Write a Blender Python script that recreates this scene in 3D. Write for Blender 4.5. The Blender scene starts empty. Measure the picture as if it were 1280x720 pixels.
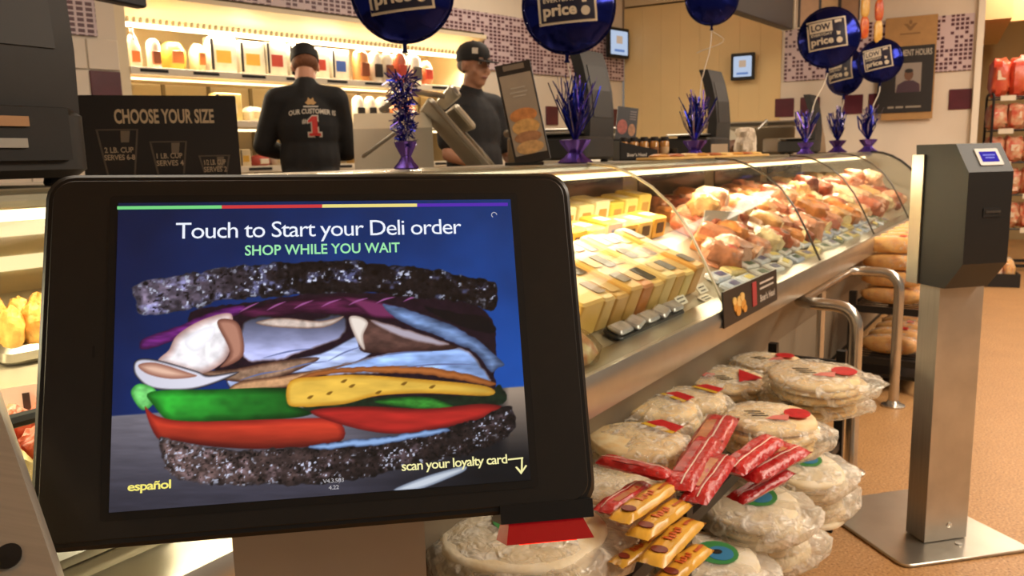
import bpy, math, random
import numpy as np
from mathutils import Matrix, Vector, noise
from mathutils.bvhtree import BVHTree
random.seed(7)
C = bpy.context.scene.collection

# ------------------------------------------------------------------ camera
FPX = 1000.0                       # focal length in pixels of the 1280x720 frame
TH = math.atan((360 - 197) / FPX)  # downward pitch
RO = math.radians(1.4)             # small roll
CH = 1.25                          # camera height
_F = Vector((0, math.cos(TH), -math.sin(TH)))
_R0 = Vector((1, 0, 0)); _U0 = _R0.cross(_F)
_R = _R0 * math.cos(RO) - _U0 * math.sin(RO)
_U = _R.cross(_F)
CAM = Vector((0, 0, CH))
cam_d = bpy.data.cameras.new('camera')
cam_d.sensor_width = 36.0
cam_d.lens = 36.0 * FPX / 1280.0
cam_d.clip_start = 0.02
cam_d.dof.use_dof = True
cam_d.dof.focus_distance = 0.68
cam_d.dof.aperture_fstop = 17.0
cam = bpy.data.objects.new('camera', cam_d); C.objects.link(cam)
cam.matrix_world = Matrix(((_R.x, _U.x, -_F.x, 0), (_R.y, _U.y, -_F.y, 0), (_R.z, _U.z, -_F.z, CH), (0, 0, 0, 1)))
bpy.context.scene.camera = cam

# ------------------------------------------------------------------ world, exposure, ceiling light
sc = bpy.context.scene
sc.view_settings.view_transform = 'Standard'
sc.view_settings.look = 'None'
sc.view_settings.exposure = 0.0
sc.view_settings.gamma = 1.0
sc.view_settings.use_curve_mapping = False
world = bpy.data.worlds.new('world'); sc.world = world
world.use_nodes = True
world.node_tree.nodes['Background'].inputs[0].default_value = (1.0, 0.88, 0.74, 1)
world.node_tree.nodes['Background'].inputs[1].default_value = 0.17
CEIL = 3.15
def area(name, loc, sx, sy, power, col=(1.0, 0.87, 0.70), rot=(0, 0, 0)):
    l = bpy.data.lights.new(name, 'AREA'); l.shape = 'RECTANGLE'; l.size = sx; l.size_y = sy
    l.energy = power; l.color = col
    o = bpy.data.objects.new(name, l); C.objects.link(o); o.location = loc; o.rotation_euler = rot
    return o
for k, (x, y, sx, sy, pw) in enumerate([(3.3, 1.5, 1.1, 2.4, 125), (3.7, 4.0, 1.1, 2.4, 85), (5.4, 5.6, 1.0, 2.6, 70), (0.6, 5.6, 1.0, 2.0, 40),
                                        (-1.2, 2.6, 1.0, 2.0, 30), (5.4, 8.6, 1.0, 2.0, 80), (3.4, -.6, 1.1, 2.4, 60)]):
    area('ceiling_lamp', (x, y, CEIL - .08), sx, sy, pw)

# ------------------------------------------------------------------ projection helpers (photo pixel -> point of the place)
def ray(x, y): return _F + _R * ((x - 640) / FPX) - _U * ((y - 360) / FPX)
def at(x, y, d): return CAM + ray(x, y) * d
def atz(x, y, z):
    r = ray(x, y); return CAM + r * ((z - CH) / r.z)
def onplane(x, y, p, n):
    r = ray(x, y); return CAM + r * (n.dot(p - CAM) / n.dot(r))
def proj(p):
    v = p - CAM; d = v.dot(_F); return 640 + FPX * v.dot(_R) / d, 360 - FPX * v.dot(_U) / d, d

# ------------------------------------------------------------------ materials
def lin(c):
    r = []
    for k in c[:3]:
        k = k / 255.0
        r.append(k / 12.92 if k <= .04045 else ((k + .055) / 1.055) ** 2.4)
    return (*r, 1.0)
_mats = {}
def mat(name, rgb, rough=.5, metal=0.0, noise_amt=0.0, noise_scale=20.0, bump=0.0, bump_scale=40.0, emit=0.0, trans=0.0, coat=0.0, rgb2=None, spec=None, stretch=None):
    if name in _mats: return _mats[name]
    m = bpy.data.materials.new(name); m.use_nodes = True
    nt = m.node_tree; b = nt.nodes['Principled BSDF']
    b.inputs['Base Color'].default_value = lin(rgb)
    b.inputs['Roughness'].default_value = rough
    b.inputs['Metallic'].default_value = metal
    if coat: b.inputs['Coat Weight'].default_value = coat; b.inputs['Coat Roughness'].default_value = .12
    if trans: b.inputs['Transmission Weight'].default_value = trans
    if spec is not None: b.inputs['Specular IOR Level'].default_value = spec
    if emit:
        b.inputs['Emission Color'].default_value = lin(rgb); b.inputs['Emission Strength'].default_value = emit
    if noise_amt or rgb2 or bump:
        tc = nt.nodes.new('ShaderNodeTexCoord'); mp = nt.nodes.new('ShaderNodeMapping')
        nt.links.new(tc.outputs['Object'], mp.inputs[0])
        if stretch: mp.inputs['Scale'].default_value = stretch
        nz = nt.nodes.new('ShaderNodeTexNoise'); nz.inputs['Scale'].default_value = noise_scale; nz.inputs['Detail'].default_value = 4
        nt.links.new(mp.outputs[0], nz.inputs['Vector'])
        if noise_amt or rgb2:
            cr = nt.nodes.new('ShaderNodeValToRGB')
            cr.color_ramp.elements[0].position = .35; cr.color_ramp.elements[1].position = .65
            c0 = lin(rgb); c1 = lin(rgb2) if rgb2 else tuple(min(1, k * (1 + noise_amt)) for k in c0[:3]) + (1,)
            if not rgb2: c0 = tuple(k * (1 - noise_amt) for k in c0[:3]) + (1,)
            cr.color_ramp.elements[0].color = c0; cr.color_ramp.elements[1].color = c1
            nt.links.new(nz.outputs['Fac'], cr.inputs[0]); nt.links.new(cr.outputs[0], b.inputs['Base Color'])
            if emit: nt.links.new(cr.outputs[0], b.inputs['Emission Color'])
        if bump:
            nb = nt.nodes.new('ShaderNodeTexNoise'); nb.inputs['Scale'].default_value = bump_scale; nb.inputs['Detail'].default_value = 3
            nt.links.new(mp.outputs[0], nb.inputs['Vector'])
            bp = nt.nodes.new('ShaderNodeBump'); bp.inputs['Strength'].default_value = bump; bp.inputs['Distance'].default_value = .02
            nt.links.new(nb.outputs['Fac'], bp.inputs['Height']); nt.links.new(bp.outputs[0], b.inputs['Normal'])
    _mats[name] = m
    return m
def emat(name, rgb, s=1.0):
    if name in _mats: return _mats[name]
    m = bpy.data.materials.new(name); m.use_nodes = True; nt = m.node_tree; nt.nodes.clear()
    e = nt.nodes.new('ShaderNodeEmission'); e.inputs[0].default_value = lin(rgb); e.inputs[1].default_value = s
    o = nt.nodes.new('ShaderNodeOutputMaterial'); nt.links.new(e.outputs[0], o.inputs[0]); _mats[name] = m
    return m
def vcol_mat(name, emit):
    m = bpy.data.materials.new(name); m.use_nodes = True; nt = m.node_tree
    a = nt.nodes.new('ShaderNodeAttribute'); a.attribute_name = 'Col'
    b = nt.nodes['Principled BSDF']
    if emit:
        b.inputs['Base Color'].default_value = (.01, .01, .01, 1); b.inputs['Roughness'].default_value = .25
        nt.links.new(a.outputs[0], b.inputs['Emission Color']); b.inputs['Emission Strength'].default_value = emit
    else:
        nt.links.new(a.outputs[0], b.inputs['Base Color']); b.inputs['Roughness'].default_value = .5
    return m
def clear_mat(name, tint=(255, 255, 255), base=.05, edge=.5, rough=.05, bump=0.0, bump_scale=30, cloud=0.0, cloud_scale=25):
    """see-through sheet: transparent mixed with a glossy coat (glass, plastic film)"""
    if name in _mats: return _mats[name]
    m = bpy.data.materials.new(name); m.use_nodes = True; nt = m.node_tree; nt.nodes.clear()
    o = nt.nodes.new('ShaderNodeOutputMaterial'); mx = nt.nodes.new('ShaderNodeMixShader')
    tr = nt.nodes.new('ShaderNodeBsdfTransparent'); tr.inputs[0].default_value = lin(tint)
    gl = nt.nodes.new('ShaderNodeBsdfPrincipled')
    gl.inputs['Base Color'].default_value = lin((250, 246, 234)) if cloud else (0.02, .02, .02, 1)
    gl.inputs['Roughness'].default_value = rough
    gl.inputs['Specular IOR Level'].default_value = .8
    lw = nt.nodes.new('ShaderNodeLayerWeight'); lw.inputs[0].default_value = .35
    mr = nt.nodes.new('ShaderNodeMapRange'); mr.inputs['To Min'].default_value = base; mr.inputs['To Max'].default_value = edge
    nt.links.new(lw.outputs['Facing'], mr.inputs['Value'])
    fac = mr.outputs[0]
    tc = nt.nodes.new('ShaderNodeTexCoord')
    if cloud:
        nz = nt.nodes.new('ShaderNodeTexNoise'); nz.inputs['Scale'].default_value = cloud_scale; nz.inputs['Detail'].default_value = 5
        nz.inputs['Distortion'].default_value = 1.5
        nt.links.new(tc.outputs['Object'], nz.inputs['Vector'])
        r2 = nt.nodes.new('ShaderNodeMapRange'); r2.inputs['From Min'].default_value = .5; r2.inputs['From Max'].default_value = .72; r2.inputs['To Max'].default_value = cloud
        nt.links.new(nz.outputs['Fac'], r2.inputs['Value'])
        ad = nt.nodes.new('ShaderNodeMath'); ad.operation = 'ADD'; ad.use_clamp = True
        nt.links.new(fac, ad.inputs[0]); nt.links.new(r2.outputs[0], ad.inputs[1]); fac = ad.outputs[0]
    if bump:
        nb = nt.nodes.new('ShaderNodeTexNoise'); nb.inputs['Scale'].default_value = bump_scale; nb.inputs['Distortion'].default_value = 1.0
        nt.links.new(tc.outputs['Object'], nb.inputs['Vector'])
        bp = nt.nodes.new('ShaderNodeBump'); bp.inputs['Strength'].default_value = bump; bp.inputs['Distance'].default_value = .01
        nt.links.new(nb.outputs['Fac'], bp.inputs['Height']); nt.links.new(bp.outputs[0], gl.inputs['Normal'])
    nt.links.new(fac, mx.inputs[0]); nt.links.new(tr.outputs[0], mx.inputs[1]); nt.links.new(gl.outputs[0], mx.inputs[2])
    nt.links.new(mx.outputs[0], o.inputs[0]); _mats[name] = m
    return m

# ------------------------------------------------------------------ mesh helpers
def rotm(rx=0, ry=0, rz=0):
    return Matrix.Rotation(rz, 4, 'Z') @ Matrix.Rotation(ry, 4, 'Y') @ Matrix.Rotation(rx, 4, 'X')
def frame(o, x, y, z=None):
    z = z or x.cross(y)
    return Matrix(((x.x, y.x, z.x, o.x), (x.y, y.y, z.y, o.y), (x.z, y.z, z.z, o.z), (0, 0, 0, 1)))
def rrect(w, h, r, n=4):
    p = []
    for cx, cy, a0 in ((w/2-r, h/2-r, 0), (-w/2+r, h/2-r, 90), (-w/2+r, -h/2+r, 180), (w/2-r, -h/2+r, 270)):
        for k in range(n + 1):
            a = math.radians(a0 + 90 * k / n); p.append((cx + r*math.cos(a), cy + r*math.sin(a)))
    return p
def ellipse(rx, ry, n=24): return [(rx*math.cos(2*math.pi*k/n), ry*math.sin(2*math.pi*k/n)) for k in range(n)]
class G:
    def __init__(s): s.v = []; s.f = []
    def add(s, vs, fs, m=None):
        o = len(s.v)
        s.v += [tuple(m @ Vector(p)) for p in vs] if m is not None else [tuple(p) for p in vs]
        s.f += [tuple(i + o for i in f) for f in fs]
        return s
    def box(s, c, d, m=None):
        x, y, z = c; a, b, e = d[0]/2, d[1]/2, d[2]/2
        vs = [(x-a,y-b,z-e),(x+a,y-b,z-e),(x+a,y+b,z-e),(x-a,y+b,z-e),(x-a,y-b,z+e),(x+a,y-b,z+e),(x+a,y+b,z+e),(x-a,y+b,z+e)]
        return s.add(vs, [(3,2,1,0),(4,5,6,7),(0,1,5,4),(1,2,6,5),(2,3,7,6),(3,0,4,7)], m)
    def prism(s, poly, z0, z1, m=None, ch=0.0):
        """polygon in xy (counter-clockwise) extruded z0..z1, with optional chamfer ch"""
        n = len(poly)
        if ch:
            cx = sum(p[0] for p in poly)/n; cy = sum(p[1] for p in poly)/n
            w = max(abs(p[0]-cx) for p in poly) or 1; h = max(abs(p[1]-cy) for p in poly) or 1
            ins = [(cx+(p[0]-cx)*(1-ch/w), cy+(p[1]-cy)*(1-ch/h)) for p in poly]
            rings = [(ins, z0), (poly, z0+ch), (poly, z1-ch), (ins, z1)]
        else: rings = [(poly, z0), (poly, z1)]
        vs = []; fs = []
        for p, z in rings: vs += [(a, b, z) for a, b in p]
        for k in range(len(rings)-1):
            for i in range(n):
                j = (i+1) % n; fs.append((k*n+i, k*n+j, (k+1)*n+j, (k+1)*n+i))
        fs.append(tuple(range(n-1, -1, -1))); fs.append(tuple(range((len(rings)-1)*n, len(rings)*n)))
        return s.add(vs, fs, m)
    def rbox(s, c, d, r=.01, ch=.004, m=None, n=3):
        r = min(r, d[0]/2*.99, d[1]/2*.99); ch = min(ch, d[2]/2*.9)
        mm = Matrix.Translation(Vector(c))
        return s.prism(rrect(d[0], d[1], r, n), -d[2]/2, d[2]/2, (m @ mm) if m is not None else mm, ch)
    def tube(s, pts, r, n=8, m=None, cap=True):
        pts = [Vector(p) for p in pts]; vs = []; fs = []
        rs = r if isinstance(r, (list, tuple)) else [r]*len(pts)
        up = None
        for i, p in enumerate(pts):
            t = (pts[min(i+1, len(pts)-1)] - pts[max(i-1, 0)]).normalized()
            if up is None:
                up = Vector((0, 0, 1)) if abs(t.z) < .9 else Vector((1, 0, 0))
            a = t.cross(up)
            if a.length < 1e-4: a = t.cross(Vector((1, 0, 0)))
            a.normalize(); b = t.cross(a).normalized(); up = -b if (-b).dot(up) > 0 else b
            for k in range(n):
                an = 2*math.pi*k/n; vs.append(p + a*(rs[i]*math.cos(an)) + b*(rs[i]*math.sin(an)))
        for i in range(len(pts)-1):
            for k in range(n):
                j = (k+1) % n; fs.append((i*n+k, i*n+j, (i+1)*n+j, (i+1)*n+k))
        if cap: fs.append(tuple(range(n-1, -1, -1))); fs.append(tuple(range((len(pts)-1)*n, len(pts)*n)))
        return s.add(vs, fs, m)
    def lathe(s, prof, n=24, m=None, sx=1.0, sy=1.0, fn=None):
        """profile [(r,z)...] from bottom to top around z"""
        vs = []; fs = []
        for r, z in prof:
            for k in range(n):
                a = 2*math.pi*k/n; q = fn(a, r, z) if fn else r
                vs.append((q*math.cos(a)*sx, q*math.sin(a)*sy, z))
        for i in range(len(prof)-1):
            for k in range(n):
                j = (k+1) % n; fs.append((i*n+k, i*n+j, (i+1)*n+j, (i+1)*n+k))
        if prof[0][0] > 1e-6: fs.append(tuple(range(n-1, -1, -1)))
        if prof[-1][0] > 1e-6: fs.append(tuple(range((len(prof)-1)*n, len(prof)*n)))
        return s.add(vs, fs, m)
    def ell(s, c, r, m=None, n=16, k=10, amp=0.0, fr=3.0, seed=0, sq=1.0):
        """ellipsoid, optionally lumpy (amp) and squarish (sq<1)"""
        vs = []; fs = []; c = Vector(c)
        sg = lambda x: math.copysign(abs(x)**sq, x)
        for i in range(k+1):
            ph = -math.pi/2 + math.pi*i/k
            for j in range(n):
                a = 2*math.pi*j/n
                d = Vector((sg(math.cos(ph))*sg(math.cos(a)), sg(math.cos(ph))*sg(math.sin(a)), sg(math.sin(ph))))
                q = 1.0
                if amp: q += amp*noise.noise(d*fr + Vector((seed*3.1, seed*1.7, seed)))
                vs.append(c + Vector((d.x*r[0]*q, d.y*r[1]*q, d.z*r[2]*q)))
        for i in range(k):
            for j in range(n):
                jj = (j+1) % n; fs.append((i*n+j, i*n+jj, (i+1)*n+jj, (i+1)*n+j))
        return s.add(vs, fs, m)
    def cap(s, p0, p1, r0, r1, n=12, m=None):
        """closed tapered capsule"""
        p0 = Vector(p0); p1 = Vector(p1); d = (p1-p0); L = d.length; d = d.normalized() if L else Vector((0,0,1))
        pr = [(r0*math.sin(a), -r0*math.cos(a)) for a in (math.radians(x) for x in (2, 30, 60))] + [(r0, 0), (r1, L)] + \
             [(r1*math.cos(a), L + r1*math.sin(a)) for a in (math.radians(x) for x in (30, 60, 88))]
        q = d.to_track_quat('Z', 'Y').to_matrix().to_4x4()
        mm = Matrix.Translation(p0) @ q
        return s.lathe(pr, n, (m @ mm) if m is not None else mm)
    def poly(s, pts, m=None):
        return s.add(pts, [tuple(range(len(pts)))], m)
    def sweep(s, prof, x0, x1, m=None, n=1):
        """closed profile in (y,z) swept along x"""
        k = len(prof); vs = []; fs = []
        for i in range(n+1):
            x = x0 + (x1-x0)*i/n
            vs += [(x, y, z) for y, z in prof]
        for i in range(n):
            for j in range(k):
                jj = (j+1) % k; fs.append((i*k+j, i*k+jj, (i+1)*k+jj, (i+1)*k+j))
        fs.append(tuple(range(k-1, -1, -1))); fs.append(tuple(range(n*k, (n+1)*k)))
        return s.add(vs, fs, m)
    def sheet(s, line, x0, x1, th, m=None):
        """open polyline in (y,z) swept along x, thickness th"""
        pr = [Vector((0, y, z)) for y, z in line]; off = []
        for i, p in enumerate(pr):
            t = (pr[min(i+1, len(pr)-1)] - pr[max(i-1, 0)]).normalized(); off.append(p + Vector((0, -t.z, t.y))*th)
        prof = [(p.y, p.z) for p in pr] + [(p.y, p.z) for p in reversed(off)]
        k = len(prof); vs = [(x0, y, z) for y, z in prof] + [(x1, y, z) for y, z in prof]; fs = []
        for j in range(k): fs.append((j, (j+1) % k, k+(j+1) % k, k+j))
        h = len(line)
        for j in range(h-1):
            fs.append((j, k-1-j, k-2-j, j+1)); fs.append((k+j, k+j+1, k+k-2-j, k+k-1-j))
        return s.add(vs, fs, m)
    def mesh(s, name, material, smooth=35):
        me = bpy.data.meshes.new(name); me.from_pydata(s.v, [], s.f); me.validate(); me.update()
        fix_normals(me)
        if smooth:
            me.polygons.foreach_set('use_smooth', [True]*len(me.polygons)); me.set_sharp_from_angle(angle=math.radians(smooth))
        if material: me.materials.append(material)
        return me
    def build(s, name, material, parent=None, smooth=35, world=False):
        """one mesh object; coordinates are local to the parent thing, or world if world=True"""
        if parent is not None and world:
            inv = wm(parent).inverted(); s.v = [tuple(inv @ Vector(p)) for p in s.v]
        me = s.mesh(name, material, smooth)
        o = bpy.data.objects.new(name, me); C.objects.link(o)
        if parent is not None: o.parent = parent
        return o
import bmesh
def fix_normals(me):
    bm = bmesh.new(); bm.from_mesh(me); bmesh.ops.recalc_face_normals(bm, faces=bm.faces); bm.to_mesh(me); bm.free()
def wm(o):
    m = o.matrix_basis.copy()
    while o.parent is not None: o = o.parent; m = o.matrix_basis @ m
    return m
def tag(o, label, cat, group=None):
    o['label'] = label; o['category'] = cat
    if group: o['group'] = group
    return o
def thing(name, label, cat, loc=(0, 0, 0), rz=0.0, group=None, m=None):
    o = bpy.data.objects.new(name, None); C.objects.link(o); o.empty_display_size = .05
    if m is not None: o.matrix_basis = m
    else: o.location = loc; o.rotation_euler = (0, 0, rz)
    return tag(o, label, cat, group)
def struct(o, parent=None):
    if parent is None: o['kind'] = 'structure'
    return o
def copy_tree(o, parent=None, m=None):
    c = o.copy(); C.objects.link(c)
    if parent is not None: c.parent = parent
    if m is not None: c.matrix_basis = m
    for ch in list(o.children): copy_tree(ch, c)
    return c
def text_mesh(body, bold=0.0, align='LEFT', spacing=1.0):
    cu = bpy.data.curves.new('txt', 'FONT'); cu.body = body; cu.size = 1.0; cu.align_x = align; cu.offset = bold
    cu.space_character = spacing; cu.resolution_u = 3
    o = bpy.data.objects.new('txt', cu); C.objects.link(o)
    dg = bpy.context.evaluated_depsgraph_get(); me = bpy.data.meshes.new_from_object(o.evaluated_get(dg))
    vs = [tuple(v.co) for v in me.vertices]; fs = [tuple(p.vertices) for p in me.polygons]
    bpy.data.objects.remove(o); bpy.data.curves.remove(cu); bpy.data.meshes.remove(me)
    return vs, fs
def text(g, body, m, x0, x1, y0, y1, bold=0.0, fn=None, spacing=1.0):
    """lettering fitted into the box x0..x1, y0..y1 of frame m (z up from the surface)"""
    vs, fs = text_mesh(body, bold, spacing=spacing)
    ax = min(v[0] for v in vs); bx = max(v[0] for v in vs); ay = min(v[1] for v in vs); by = max(v[1] for v in vs)
    out = []
    for v in vs:
        x = x0 + (v[0]-ax)/(bx-ax)*(x1-x0); y = y0 + (v[1]-ay)/(by-ay)*(y1-y0)
        out.append((x, y, fn(x, y) if fn else 0.0))
    g.add(out, fs, m); return g
def _ord():
    a = ['first','second','third','fourth','fifth','sixth','seventh','eighth','ninth','tenth','eleventh','twelfth','thirteenth','fourteenth','fifteenth','sixteenth','seventeenth','eighteenth','nineteenth']
    for t, b in (('twent', 'twenty'), ('thirt', 'thirty'), ('fort', 'forty')): a += [t + 'ieth'] + [b + '-' + k for k in a[:9]]
    return a
ORD = _ord()

# ------------------------------------------------------------------ frames of the place
A_C = math.radians(34.3)
CU = Vector((math.sin(A_C), math.cos(A_C), 0)); CV = Vector((-math.cos(A_C), math.sin(A_C), 0))
CO = atz(737, 460, .8); CO.z = 0
CASE_RZ = math.radians(90 - 34.3)
MC = frame(CO, CU, CV, Vector((0, 0, 1)))            # deli case: x along it, y into it
def cp(s, t, z): return CO + CU*s + CV*t + Vector((0, 0, z))
def cst(x, y, z): q = atz(x, y, z) - CO; return q.dot(CU), q.dot(CV)
def cplane(x, y, t):
    q = onplane(x, y, cp(0, t, 0), CV) - CO; return q.dot(CU), q.z
RE = Vector((math.sin(math.radians(62)), -math.cos(math.radians(62)), 0)); RN = Vector((-RE.y, RE.x, 0))
P_R = at(1110, 150, 7.2); P_R.z = 0
K = onplane(780, 100, P_R, RN); K.z = 0              # corner of rear and right walls
WW = Vector((math.sin(math.radians(44)), math.cos(math.radians(44)), 0)); WN = Vector((-WW.y, WW.x, 0))
def wx(x, y=150):                                    # pixel column on the rear wall -> distance along it from its corner (negative = left)
    return (onplane(x, y, K, WN) - K).dot(WW)
def wz(x, y): return onplane(x, y, K, WN).z
def rx_(x, y=100): return (onplane(x, y, P_R, RN) - K).dot(RE)
def rz_(x, y): return onplane(x, y, P_R, RN).z
MW = frame(K, WW, WN, Vector((0, 0, 1)))             # rear wall: x along to the right, y into the wall
MR = frame(K, RE, RN, Vector((0, 0, 1)))             # right wall
W_RZ = math.atan2(WW.y, WW.x); R_RZ = math.atan2(RE.y, RE.x)
# ------------------------------------------------------------------ the setting
def floor_mat():
    m = bpy.data.materials.new('speckled_floor'); m.use_nodes = True; nt = m.node_tree; b = nt.nodes['Principled BSDF']
    tc = nt.nodes.new('ShaderNodeTexCoord')
    n1 = nt.nodes.new('ShaderNodeTexNoise'); n1.inputs['Scale'].default_value = 130; n1.inputs['Detail'].default_value = 3
    n2 = nt.nodes.new('ShaderNodeTexNoise'); n2.inputs['Scale'].default_value = 5; n2.inputs['Detail'].default_value = 4
    cr = nt.nodes.new('ShaderNodeValToRGB')
    for i, (p, c) in enumerate([(.30, (120, 78, 46)), (.44, (186, 138, 86)), (.58, (198, 150, 96)), (.72, (222, 184, 140))]):
        e = cr.color_ramp.elements[i] if i < 2 else cr.color_ramp.elements.new(p)
        e.position = p; e.color = lin(c)
    mx = nt.nodes.new('ShaderNodeMix'); mx.data_type = 'RGBA'; mx.blend_type = 'MULTIPLY'; mx.inputs['Factor'].default_value = .25
    for n in (n1, n2): nt.links.new(tc.outputs['Object'], n.inputs['Vector'])
    nt.links.new(n1.outputs['Fac'], cr.inputs[0]); nt.links.new(cr.outputs[0], mx.inputs['A']); nt.links.new(n2.outputs['Fac'], mx.inputs['B'])
    nt.links.new(mx.outputs['Result'], b.inputs['Base Color']); b.inputs['Roughness'].default_value = .42
    return m
struct(G().box((2, 6, -.05), (16, 18, .1)).build('floor', floor_mat(), smooth=0))
m_ceil = mat('ceiling_paint', (226, 206, 170), .8)
struct(G().box((2, 6, CEIL + .05), (16, 18, .1)).build('ceiling', m_ceil, smooth=0))

def mosaic_mat(name, cell, rows):
    """small wine-red and lilac mosaic tiles with pale joints"""
    m = bpy.data.materials.new(name); m.use_nodes = True; nt = m.node_tree; b = nt.nodes['Principled BSDF']; N = nt.nodes.new; L = nt.links.new
    tc = N('ShaderNodeTexCoord'); sp = N('ShaderNodeSeparateXYZ'); L(tc.outputs['Object'], sp.inputs[0])
    def mth(op, a, bb=None):
        n = N('ShaderNodeMath'); n.operation = op
        for i, q in enumerate((a, bb)):
            if q is None: continue
            if isinstance(q, (int, float)): n.inputs[i].default_value = q
            else: L(q, n.inputs[i])
        return n.outputs[0]
    ux = mth('DIVIDE', sp.outputs['X'], cell[0]); uz = mth('DIVIDE', sp.outputs['Z'], cell[1])
    fx = mth('FLOOR', ux); fz = mth('FLOOR', uz); gx = mth('FRACT', ux); gz = mth('FRACT', uz)
    cb = N('ShaderNodeCombineXYZ'); L(fx, cb.inputs[0]); L(fz, cb.inputs[1])
    wn = N('ShaderNodeTexWhiteNoise'); L(cb.outputs[0], wn.inputs['Vector'])
    dark = mth('GREATER_THAN', wn.outputs['Value'], .32)
    if rows:
        r3 = mth('FRACT', mth('DIVIDE', fz, 3.0)); full = mth('LESS_THAN', r3, .2); dark = mth('MAXIMUM', dark, full)
    inx = mth('MULTIPLY', mth('GREATER_THAN', gx, .14), mth('LESS_THAN', gx, .86)); inz = mth('MULTIPLY', mth('GREATER_THAN', gz, .16), mth('LESS_THAN', gz, .84))
    tile = mth('MULTIPLY', inx, inz)
    mx = N('ShaderNodeMix'); mx.data_type = 'RGBA'; mx.inputs['A'].default_value = lin((206, 186, 190)); mx.inputs['B'].default_value = lin((84, 40, 52))
    L(mth('MULTIPLY', dark, tile), mx.inputs['Factor']); L(mx.outputs['Result'], b.inputs['Base Color'])
    b.inputs['Roughness'].default_value = .3
    return m
m_white_tile = mat('white_wall_tile', (226, 214, 196), .35, noise_amt=.03, noise_scale=3)
m_wine = mat('wine_accent_tile', (88, 34, 44), .3, noise_amt=.12, noise_scale=8)
m_mosA = mosaic_mat('mosaic_rear', (.050, .030), True)
m_mosB = mosaic_mat('mosaic_right', (.036, .036), False)
X0, XF0, XF1 = -7.6, -5.03, -2.01
FZ = 2.28                                       # top of the wall refrigerator
root = thing('wall_rear', 'x', 'x', m=MW.copy()); del root['label'], root['category']; root['kind'] = 'structure'
g = G(); g.box(((X0+XF0)/2, .09, CEIL/2), (XF0-X0, .14, CEIL)); g.box(((XF0+XF1)/2, .09, (FZ+.02+CEIL)/2), (XF1-XF0, .14, CEIL-FZ-.02)); g.box((XF1/2, .09, CEIL/2), (-XF1, .14, CEIL))
g.build('wall_face', m_white_tile, root, 0)
G().box(((X0+XF0-.11)/2, .012, 2.235), (XF0-.11-X0, .02, .47)).build('mosaic_band', m_mosA, root, 0)
G().box(((XF0-.11+XF1)/2, .012, 2.385), (XF1-XF0+.11, .02, .17)).build('mosaic_band', m_mosA, root, 0)
G().box((XF1/2, .012, 2.235), (-XF1, .02, .47)).build('mosaic_band', m_mosA, root, 0)
# white tiles and wine accent tiles left of the refrigerator
tile_me = G().rbox((0, 0, 0), (.172, .172, .012), .004, .003).mesh('wall_tile', m_white_tile)
acc_me = G().rbox((0, 0, 0), (.172, .172, .012), .004, .003).mesh('accent_tile', m_wine)
RXT = Matrix.Rotation(math.radians(90), 4, 'X')
def put_tile(me, x, z, parent, y=.012):
    o = bpy.data.objects.new(me.name, me); C.objects.link(o); o.parent = parent; o.matrix_basis = Matrix.Translation((x, y, z)) @ RXT
for i in range(5):
    x = XF0 - .10 - i*.18 + .012
    for j in range(6):
        z = 1.90 - j*.18
        put_tile(acc_me if (j == 1 and i % 2 == 0 and i > 0) or (j == 1 and i == 0) else tile_me, x, z, root)
for x in (-1.63, -1.13, -.63, -.13):
    put_tile(acc_me, x, 1.63, root)
root = thing('wall_right', 'x', 'x', m=MR.copy()); del root['label'], root['category']; root['kind'] = 'structure'
XC, XR = 1.56, 3.20
m_cream = mat('cream_panel', (226, 198, 142), .55, noise_amt=.03, noise_scale=2)
G().box(((XC+XR)/2, .09, CEIL/2), (XR-XC, .14, CEIL)).build('wall_face', m_white_tile, root, 0)
G().box(((XC+XR)/2 - .02, .012, 2.13), (XR-XC-.1, .02, .47)).build('mosaic_band', m_mosB, root, 0)
for x in (1.60, 1.83, 2.20, 2.42, 3.06): put_tile(acc_me, x, 1.655, root)
G().box((XR-.02, .03, CEIL/2), (.05, .16, CEIL)).build('corner_trim', mat('white_trim', (232, 222, 204), .4), root, 0)
root = thing('wall_far', 'x', 'x', m=MR.copy()); del root['label'], root['category']; root['kind'] = 'structure'
for k in range(8):                                   # cream cladding panels of the recess between rear and right walls
    x0 = XC*k/8; G().rbox((x0 + XC/16, .035, 1.36), (XC/8-.0008, .05, 2.72), .001, .001).build('panel', m_cream, root, 0)
G().box((XC/2, .09, 2.95), (XC, .14, .42)).build('soffit', mat('soffit_paint', (214, 196, 160), .6), root, 0)
G().box((XC/2, .16, CEIL/2), (XC, .10, CEIL)).build('wall_core', m_cream, root, 0)
# the aisle beyond the white wall
fw = at(1260, 150, 10.6); fw.z = 0
m_olive = mat('olive_wall_paint', (176, 152, 106), .7, noise_amt=.03, noise_scale=2)
root = thing('wall_aisle', 'x', 'x', m=frame(fw, RE, RN, Vector((0, 0, 1)))); del root['label'], root['category']; root['kind'] = 'structure'
G().box((1.2, .1, CEIL/2), (5.4, .2, CEIL)).build('wall_face', m_olive, root, 0)
G().rbox((-.4, -.02, 1.58), (.12, .03, .16), .01, .004, rotm()).build('wall_box', mat('dark_plate', (60, 48, 38), .5), root, 0)
sf = at(1262, 20, 8.2); sf.z = 0
root = thing('trim_1', 'x', 'x', m=frame(sf, RE, RN, Vector((0, 0, 1)))); del root['label'], root['category']; root['kind'] = 'structure'
G().box((-.35, 1.2, 2.82), (.75, 2.4, .56)).build('soffit_beam', mat('beam_paint', (222, 188, 128), .7), root, 0)
G().box((.75, .4, 2.86), (1.5, .1, .62)).build('soffit_face', mat('beam_paint', (222, 188, 128), .7), root, 0)

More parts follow.
